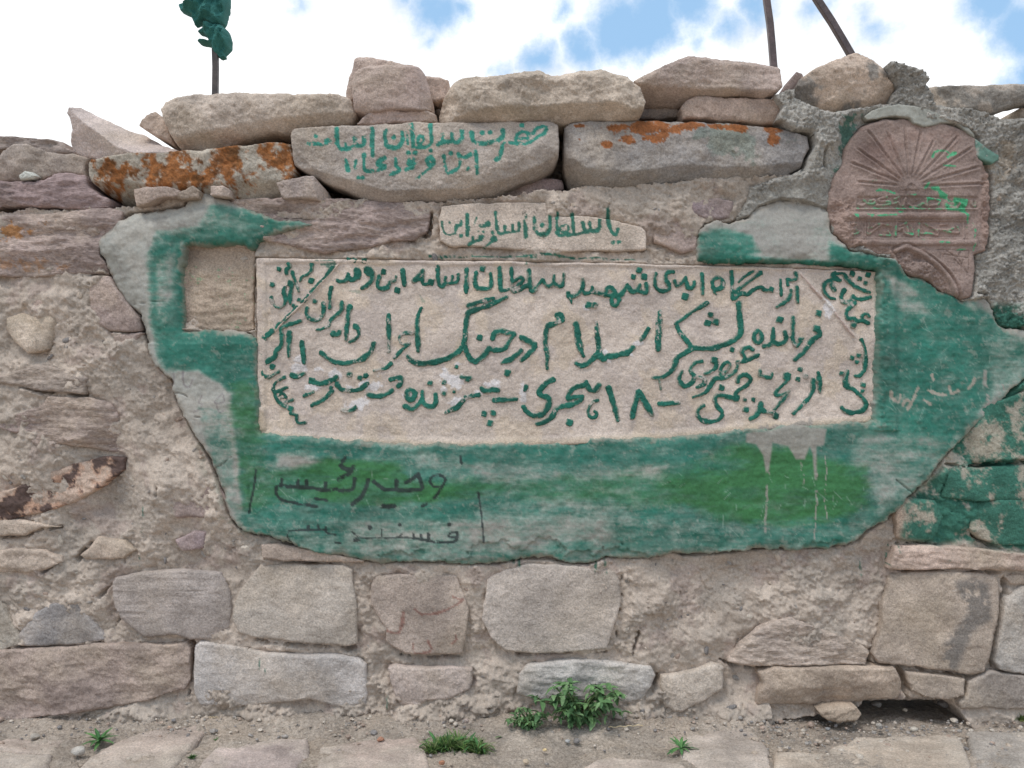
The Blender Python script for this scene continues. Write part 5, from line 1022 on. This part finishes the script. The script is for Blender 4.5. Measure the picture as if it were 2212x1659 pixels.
# ------------------------------------------------------------------ ground
def on_ground(pts):
    out = []
    for (a, b) in pts:
        dist = CD * (BASE - CY) / (b - CY); out.append(((a - CX) * S * dist / CD, -(dist - CD) / S))
    return out          # units of S: x, forward distance in front of the wall
fine = np.arange(-1.75, 1.7501, 0.006); ox = np.concatenate([-np.geomspace(90, 1.85, 26), fine, np.geomspace(1.85, 90, 26)])
fy = np.arange(-0.50, 0.0601, 0.005); oy = np.concatenate([-np.geomspace(90, 0.53, 34), fy, np.geomspace(0.10, 140, 30)])
X, Yw = np.meshgrid(ox, oy); U, Vv = X / S, -Yw / S
near = (np.abs(X) < 1.8) & (Yw > -0.55) & (Yw < 0.1)
Z = np.where(near, 0.004 * fb(U, Vv, 1.3, 0, 121) + 0.0026 * np.abs(bd(U, Vv, 0.5, 1, 5)) * sstep(-0.3, 0.6, fb(U, Vv, 1.0, 1, 6)) + 0.0010 * fr(U, Vv, 0.5, 0, 122), 0) + 0.02 * sstep(-0.16, 0.02, Yw) * (X < 0.66)
Z = Z - 0.012 * sstep(0.70, 0.95, X) * sstep(-0.25, 0, Yw)
C = np.ones(X.shape + (3,)) * lin(162, 149, 136) * (1 + 0.08 * fb(U, Vv, 1.0, 1, 123))[..., None]
C = mixc(C, lin(140, 129, 118), 0.6 * sstep(0.3, 1.2, fb(U, Vv, 0.8, 2, 124)))
C = mixc(C, lin(168, 152, 136), 0.5 * sstep(0.3, 1.2, fb(U, Vv, 0.9, 0, 125)))
idx = np.arange(X.size).reshape(X.shape)
q = np.stack([idx[:-1, :-1], idx[:-1, 1:], idx[1:, 1:], idx[1:, :-1]], -1).reshape(-1, 4)
_old_put('ground', mesh_np('ground', np.stack([X, Yw, Z], -1).reshape(-1, 3), q, None, np.clip(C, .01, .9).reshape(-1, 3)), M_DIRT, kind='structure')
# flagstones of the pavement
pave = _old_put('pavement', None, None, None, (0, -0.3, 0), kind='structure')
def flag(txt, rgb, h=0.012):
    SEED[0] += 1; sd = SEED[0]; pts = [(a / S, v) for a, v in on_ground(P(txt))]
    rp = rough_poly(pts, 2.0, sd); gx, gy = grid(*bbox(rp, 12), 4.0); X, Y = np.meshgrid(gx, gy); Sd = poly_sdf(gx, gy, rp)
    H = h - 0.004 + 0.0026 * fb(X, Y, 1.2, 0, sd) + 0.0008 * fb(X, Y, 0.4, 1, sd) + 0.0006 * fr(X, Y, 0.5, 1, sd) + edge_round(Sd, 9) * 0.010
    C = tone(X, Y, rgb, sd, dust=0.55, dustcol=(178, 165, 151))
    V, q, t, c = relief(gx, gy, Sd, H, C, ground_map, 0.04, 0.0)
    o = _old_put('flagstone', mesh_np('flagstone', V, q, t, c), M_ROCK, pave); o.location = (0, 0.3, 0)
flag('02 540,1640 700,1520 900,1450 1280,1402 1340,1440 1230,1560 1080,1720 800,1900 300,1900 420,1740', (170, 154, 142))
flag('02 1290,1659 1400,1530 1540,1478 1720,1492 2000,1492 2000,1600 1900,1700 1850,1900 1000,1900', (170, 154, 146))
flag('02 2070,1540 2212,1520 12 200,1482 480,1482 530,1530 570,1659 620,1900 -180,1900 -160,1700', (176, 158, 146))
flag('12 600,1720 900,1690 1250,1700 1480,1690 1520,1900 660,1900', (164, 148, 138))
flag('12 1530,1680 1650,1612 1750,1592 2100,1632 2212,1650 22 100,1720 80,1900 12 1540,1900', (172, 156, 144))
flag('12 2180,1480 22 60,1435 420,1422 500,1470 560,1550 575,1659 560,1720 120,1700 20,1620 12 2190,1600', (176, 162, 150))
flag('22 590,1570 900,1562 1100,1475 1800,1455 1850,1600 1900,1800 1850,1900 600,1900 585,1700', (174, 158, 142))
flag('22 1830,1440 2212,1440 2400,1440 2400,1900 1930,1900 1900,1720 1860,1560', (162, 152, 142))
flag('02 -300,1620 -60,1560 150,1580 330,1590 300,1740 200,1900 -500,1900', (160, 148, 138))
flag('02 -60,1500 60,1480 250,1470 420,1480 330,1570 150,1570 -60,1545', (168, 152, 140), 0.008)

# stones and crumbs of mortar lying at the foot of the wall
def rock(rad, sq, seed, rgb):
    bm = bmesh.new(); bmesh.ops.create_icosphere(bm, subdivisions=2, radius=1.0)
    co = np.array([v.co[:] for v in bm.verts]); r2 = np.random.default_rng(seed)
    for _ in range(9):
        n = r2.standard_normal(3); n /= np.linalg.norm(n); d = co @ n; lim = r2.uniform(0.55, 0.85); co -= np.maximum(d - lim, 0)[:, None] * n * 0.9
    co *= rad * np.array(sq); co += r2.standard_normal(co.shape) * rad * 0.02
    f = [[v.index for v in fc.verts] for fc in bm.faces]; bm.free()
    c = np.ones((len(co), 3)) * lin(*rgb) * (1 + 0.06 * r2.standard_normal((len(co), 1)))
    return co, np.array(f), np.clip(c, .01, .9)
PEB = [('02', 515, 1572, 48, (178, 170, 160), 'rounded pale pebble beside the small plant at the left'), ('02', 225, 1475, 34, (172, 162, 150), 'pale pebble next to the mortar lump at far left'),
       ('02', 1100, 1412, 17, (176, 148, 128), 'small tan pebble in front of the joint between the lower left blocks'), ('02', 1845, 1475, 24, (156, 148, 140), 'grey pebble above the second flagstone'), ('12', 255, 1492, 24, (164, 120, 98), 'reddish pebble left of the grass tuft'),
       ('12', 1318, 1560, 14, (196, 172, 130), 'little yellow pebble below the leafy plant'), ('12', 770, 1345, 34, (160, 112, 94), 'reddish stone just behind the grass tuft'), ('12', 800, 1375, 30, (168, 150, 140), 'grey stone at the back of the grass tuft'),
       ('12', 1468, 1502, 18, (170, 168, 164), 'bluish white chip below the leafy plant'), ('22', 615, 1325, 26, (178, 170, 160), 'whitish pebble left of the flat tan stone'),
       ('22', 1500, 1425, 28, (184, 174, 160), 'pale chip among gravel at the right'), ('22', 1255, 1262, 40, (140, 134, 128), 'grey lump in the hollow under the right wall'), ('22', 1440, 1300, 20, (168, 156, 140), 'upright tan chip in front of the hollow'), ('22', 940, 1422, 20, (136, 134, 132), 'round dark grey pebble right of the middle flagstones'),
       ('22', 1690, 1262, 44, (120, 114, 110), 'dark clod under the small lower right stone'), ('22', 1270, 1402, 24, (164, 156, 146), 'grey pebble on the gravel at the right'), ('12', 1200, 1640, 24, (176, 158, 136), 'tan pebble at the bottom edge in the middle'), ('12', 650, 1645, 22, (170, 122, 96), 'reddish pebble at the bottom edge')]
for i, (code, px, py, rr, rgb, lab) in enumerate(PEB):
    o = org(code); x, v = on_ground([(o[0] + px / 3, o[1] + (py + rr * 0.5) / 3)])[0]; rad = rr / 3 * S
    co, f, c = rock(rad, (1, 0.8, 0.55 if rr > 60 else 0.65), 500 + i, rgb); co[:, 2] -= co[:, 2].min()
    _old_put('pebble', mesh_np('pebble', co, np.zeros((0, 4), int), f, c), M_ROCK, None, (x, -v * S, 0.006), lab, 'pebble', 'pebbles at the foot of the wall')
loose_stone('22 885,1300 940,1278 1040,1268 1130,1266 1172,1318 1140,1352 1040,1368 950,1360', (166, 148, 130), 'flat tan stone lying under the lower right block', name='flat_stone', group='pebbles at the foot of the wall', h0=0.055, back=0.10, r=5, step=2.4, brk=1.2)
loose_stone('02 78,1400 110,1378 180,1398 262,1430 250,1470 170,1492 105,1478 78,1440', (180, 164, 148), 'pale broken lump lying at the far left corner of the wall', name='mortar_lump', group='pebbles at the foot of the wall', h0=0.055, back=0.08, r=6, step=2.4, brk=1.2)
VS, FS, CS, n = [], [], [], 0
base_rocks = [rock(1.0, (1, .85, .6), 900 + i, random.choice([(172, 156, 140), (150, 142, 134), (184, 172, 158), (160, 140, 126), (130, 124, 120)])) for i in range(12)]
for i in range(2600):
    z = random.random()
    if z < 0.5: x = random.uniform(0.55, 1.6); y = random.uniform(-0.24, 0.0)
    elif z < 0.85: x = random.uniform(-1.6, 0.7); y = -abs(random.gauss(0.04, 0.05)) - 0.01
    else: x = random.uniform(-1.6, 1.6); y = random.uniform(-0.35, 0)
    r_ = min(0.0022 * math.exp(random.gauss(0.1, 0.6)), 0.011); co, f, c = random.choice(base_rocks)
    a = random.uniform(0, 6.28); R2 = np.array([[math.cos(a), -math.sin(a), 0], [math.sin(a), math.cos(a), 0], [0, 0, 1]])
    zz = 0.004 + (0.02 if x < 0.66 else 0.0) * max(0, min(1, (y + 0.16) / 0.18))
    VS.append(co @ R2.T * r_ + np.array([x, y, zz + 0.3 * r_])); FS.append(f + n); CS.append(c); n += len(co)
CV, CF, CC, cn = [], [], [], 0
for (a, b_, hh) in CHIPS:
    co, f, c = random.choice(base_rocks); r_ = S * min(3.0 * math.exp(random.gauss(0.2, 0.55)), 13); an = random.uniform(0, 6.28)
    R2 = np.array([[math.cos(an), 0, -math.sin(an)], [0, 1, 0], [math.sin(an), 0, math.cos(an)]])
    CV.append(co[:, [0, 2, 1]] * np.array([1.3, 0.8, 0.8]) @ R2.T * r_ + np.array([(a - CX) * S, -hh + 0.2 * r_, HC + (CY - b_) * S])); CF.append(f[:, ::-1] + cn); CC.append(c * random.uniform(0.8, 1.05)); cn += len(co)
put('packing_chips', mesh_np('packing_chips', np.concatenate(CV), np.zeros((0, 4), int), np.concatenate(CF), np.concatenate(CC)), M_ROCK, wall, kind='stuff')
_old_put('gravel', mesh_np('gravel', np.concatenate(VS), np.zeros((0, 4), int), np.concatenate(FS), np.concatenate(CS)), M_ROCK, label='crumbs of gravel and mortar at the foot of the wall', cat='gravel', kind='stuff')

# ------------------------------------------------------------------ plants
def leaf_mesh(name, L, Wd, rgb, serr=0.0, fold=0.25, n=8, lobes=0):
    V, f, c = [], [], []
    for i in range(n + 1):
        t = i / n; w = Wd * math.sin(math.pi * min(1, t * 0.93 + 0.05)) ** 0.8 * (1 - 0.25 * t) + 1e-4
        if lobes: w *= 0.55 + 0.45 * abs(math.sin(t * math.pi * lobes))
        if serr: w *= 1 + serr * (1 if i % 2 else -1)
        x = L * t; z = -0.35 * L * t * t
        for s, zz in ((-1, fold * w), (0, 0), (1, fold * w)): V.append((x, s * w / 2, z + zz)); c.append(lin(*rgb) * (1.15 if s == 0 else 1.0))
    for i in range(n):
        for j in range(2): a = i * 3 + j; f.append((a, a + 3, a + 4, a + 1))
    me = mesh_np(name, V, f, None, np.array(c)); me.materials.append(M_LEAF); return me
def stem_mesh(name, pts, r, rgb):
    V, f = [], []
    for i, p in enumerate(pts):
        for j in range(5): a = j * 1.2566; V.append((p[0] + r * math.cos(a), p[1] + r * math.sin(a), p[2]))
    for i in range(len(pts) - 1):
        for j in range(5): f.append((i * 5 + j, i * 5 + (j + 1) % 5, (i + 1) * 5 + (j + 1) % 5, (i + 1) * 5 + j))
    me = mesh_np(name, V, f, None, np.ones((len(V), 3)) * lin(*rgb)); me.materials.append(M_LEAF); return me
def leaf_obj(me, parent, loc, yaw, pitch, roll, s, name='leaf'):
    o = bpy.data.objects.new(name, me); COL.objects.link(o); o.parent = parent; o.location = loc
    o.rotation_euler = mathutils.Euler((roll, pitch, yaw), 'XYZ'); o.scale = (s, s, s); return o
LEAVES = [leaf_mesh('leaf', 0.030, 0.015, rgb, 0.10) for rgb in ((84, 114, 72), (96, 126, 80), (74, 102, 66), (110, 136, 94))]
def ground_pt(code, px, py, z=0.0):
    o = org(code); x, v = on_ground([(o[0] + px / 3, o[1] + py / 3)])[0]; return (x, -v * S, z)
def leafy(code, px, py, label, stems, height, spread, lscale, per, seed, depth=0.05):
    r2 = random.Random(seed); base = ground_pt(code, px, py)
    root = _old_put('leafy_weed', None, None, None, (base[0], base[1], 0.004), label, 'plant')
    for i in range(stems):
        a = r2.uniform(0, 6.28); e = r2.uniform(0.2, 1) ** 0.7; tip = np.array([math.cos(a) * spread * e, math.sin(a) * depth * e - 0.015, height * r2.uniform(0.45, 1) * (1 - 0.35 * e * e)])
        pts = [tuple(tip * t * np.array([t, t, 1]) if t < 1 else tip) for t in (0, .25, .5, .75, 1)]
        _old_put('stem', stem_mesh('stem', pts, 0.0012, (108, 122, 80)), None, root)
        for j in range(per):
            t = r2.uniform(0.35, 1.0) if j > 3 else 1.0; p = tip * t * np.array([t, t, 1]) if t < 1 else tip
            leaf_obj(r2.choice(LEAVES), root, tuple(p), r2.uniform(0, 6.28) if j > 3 else j * 1.57 + r2.uniform(-.3, .3), r2.uniform(-0.5, 0.6), r2.uniform(-0.4, 0.4), lscale * r2.uniform(0.55, 1.15))
    return root
leafy('12', 1540, 1425, 'bushy nettle like weed growing at the middle foot of the wall', 38, 0.138, 0.115, 1.0, 10, 21)
leafy('12', 1215, 1445, 'low dense weed with small round leaves left of the bushy weed', 34, 0.075, 0.062, 0.5, 12, 22, 0.04)
def tuft(code, px, py, label, nb, L, spread, rgbs, seed):
    r2 = random.Random(seed); base = ground_pt(code, px, py); root = _old_put('grass_tuft', None, None, None, (base[0], base[1], 0.002), label, 'plant')
    V, f, c = [], [], []
    cl = [(r2.uniform(-1, 1) * spread * 0.7, r2.uniform(-1, 0.6) * spread * 0.45, r2.uniform(0.6, 1.2)) for _ in range(max(1, nb // 60))]
    for i in range(nb):
        c0 = r2.choice(cl); a = r2.uniform(0, 6.28); e = r2.random(); bx, by = c0[0] + math.cos(a) * spread * e * 0.18, c0[1] + math.sin(a) * spread * e * 0.14; l = L * c0[2] * r2.uniform(0.35, 1.0); w = 0.0019 * r2.uniform(0.6, 1.5); col = lin(*r2.choice(rgbs))
        out = np.array([math.cos(a), math.sin(a) * 0.7]) * (0.3 + e); s = len(V); px_, py_ = -math.sin(a), math.cos(a)
        for k_ in range(5):
            t = k_ / 4; x = bx + out[0] * l * t * 0.75; y = by + out[1] * l * t * 0.75; z = l * (t * 0.95 - 0.55 * t * t * (0.4 + e)); ww = w * (1 - t * 0.9)
            V += [(x - px_ * ww, y - py_ * ww, z), (x + px_ * ww, y + py_ * ww, z)]; c += [col, col]
        for k_ in range(4): b_ = s + k_ * 2; f.append((b_, b_ + 1, b_ + 3, b_ + 2))
    me = mesh_np('blades', V, f, None, np.array(c)); me.materials.append(M_LEAF)
    o = _old_put('blades', me, None, root, kind='stuff'); return root
GT = tuft('12', 740, 1530, 'bright green grass tuft left of the bushy weed', 900, 0.060, 0.080, [(86, 112, 58), (100, 126, 64), (70, 98, 52), (112, 122, 80), (60, 86, 48)], 31)
tuft('02', 1300, 1590, 'tiny green sprout between the two left flagstones', 60, 0.02, 0.03, [(70, 100, 60), (84, 112, 66)], 32)
tuft('02', 1405, 1490, 'tiny sprout at the foot of the whitish block', 26, 0.016, 0.012, [(78, 110, 64)], 33)
tuft('22', 2190, 1360, 'small weed at the right edge of the picture', 90, 0.035, 0.025, [(84, 112, 58), (110, 120, 70)], 34)
ROS = [leaf_mesh('leaf', 0.045, 0.013, rgb, 0.0, 0.15, 9, 4) for rgb in ((70, 108, 62), (84, 120, 70), (60, 96, 56))]
def rosette(code, px, py, label, nl, s, seed):
    r2 = random.Random(seed); base = ground_pt(code, px, py); root = _old_put('rosette_weed', None, None, None, (base[0], base[1], 0.006), label, 'plant', 'flat rosette weeds')
    for i in range(nl): leaf_obj(r2.choice(ROS), root, (0, 0, 0.004), i * 2.4 + r2.uniform(-.3, .3), -r2.uniform(0.15, 0.9), r2.uniform(-.3, .3), s * r2.uniform(0.6, 1.1))
r3 = random.Random(77)
for i in range(70): leaf_obj(r3.choice(ROS), GT, (r3.gauss(0, 0.035), r3.gauss(-0.01, 0.018), r3.uniform(0.0, 0.012)), r3.uniform(0, 6.28), -r3.uniform(0.1, 1.0), r3.uniform(-.4, .4), r3.uniform(0.4, 0.8))
rosette('02', 645, 1510, 'small dandelion like weed on the left beside the pale pebble', 20, 0.95, 41)
rosette('22', -10, 1560, 'small ragged weed growing on the edge of the right middle flagstone', 14, 0.95, 42)
# dry straws
for i, (code, x0, y0, x1, y1) in enumerate([('12', 1730, 1447, 1955, 1432), ('02', 1350, 1310, 1390, 1335), ('02', 1340, 1382, 1410, 1378), ('22', 1780, 1310, 1830, 1345)]):
    a, b = np.array(ground_pt(code, x0, y0, 0.02)), np.array(ground_pt(code, x1, y1, 0.02))
    o = free_bar('dry_straw', a, b, 0.0018, (196, 176, 140), ['long dry straw to the right of the bushy weed', 'short straw under the whitish block, the upper one', 'short straw under the whitish block, the lower one', 'curved dry straw on the gravel at the right'][i], 'straw'); o['group'] = 'dry straws on the ground'
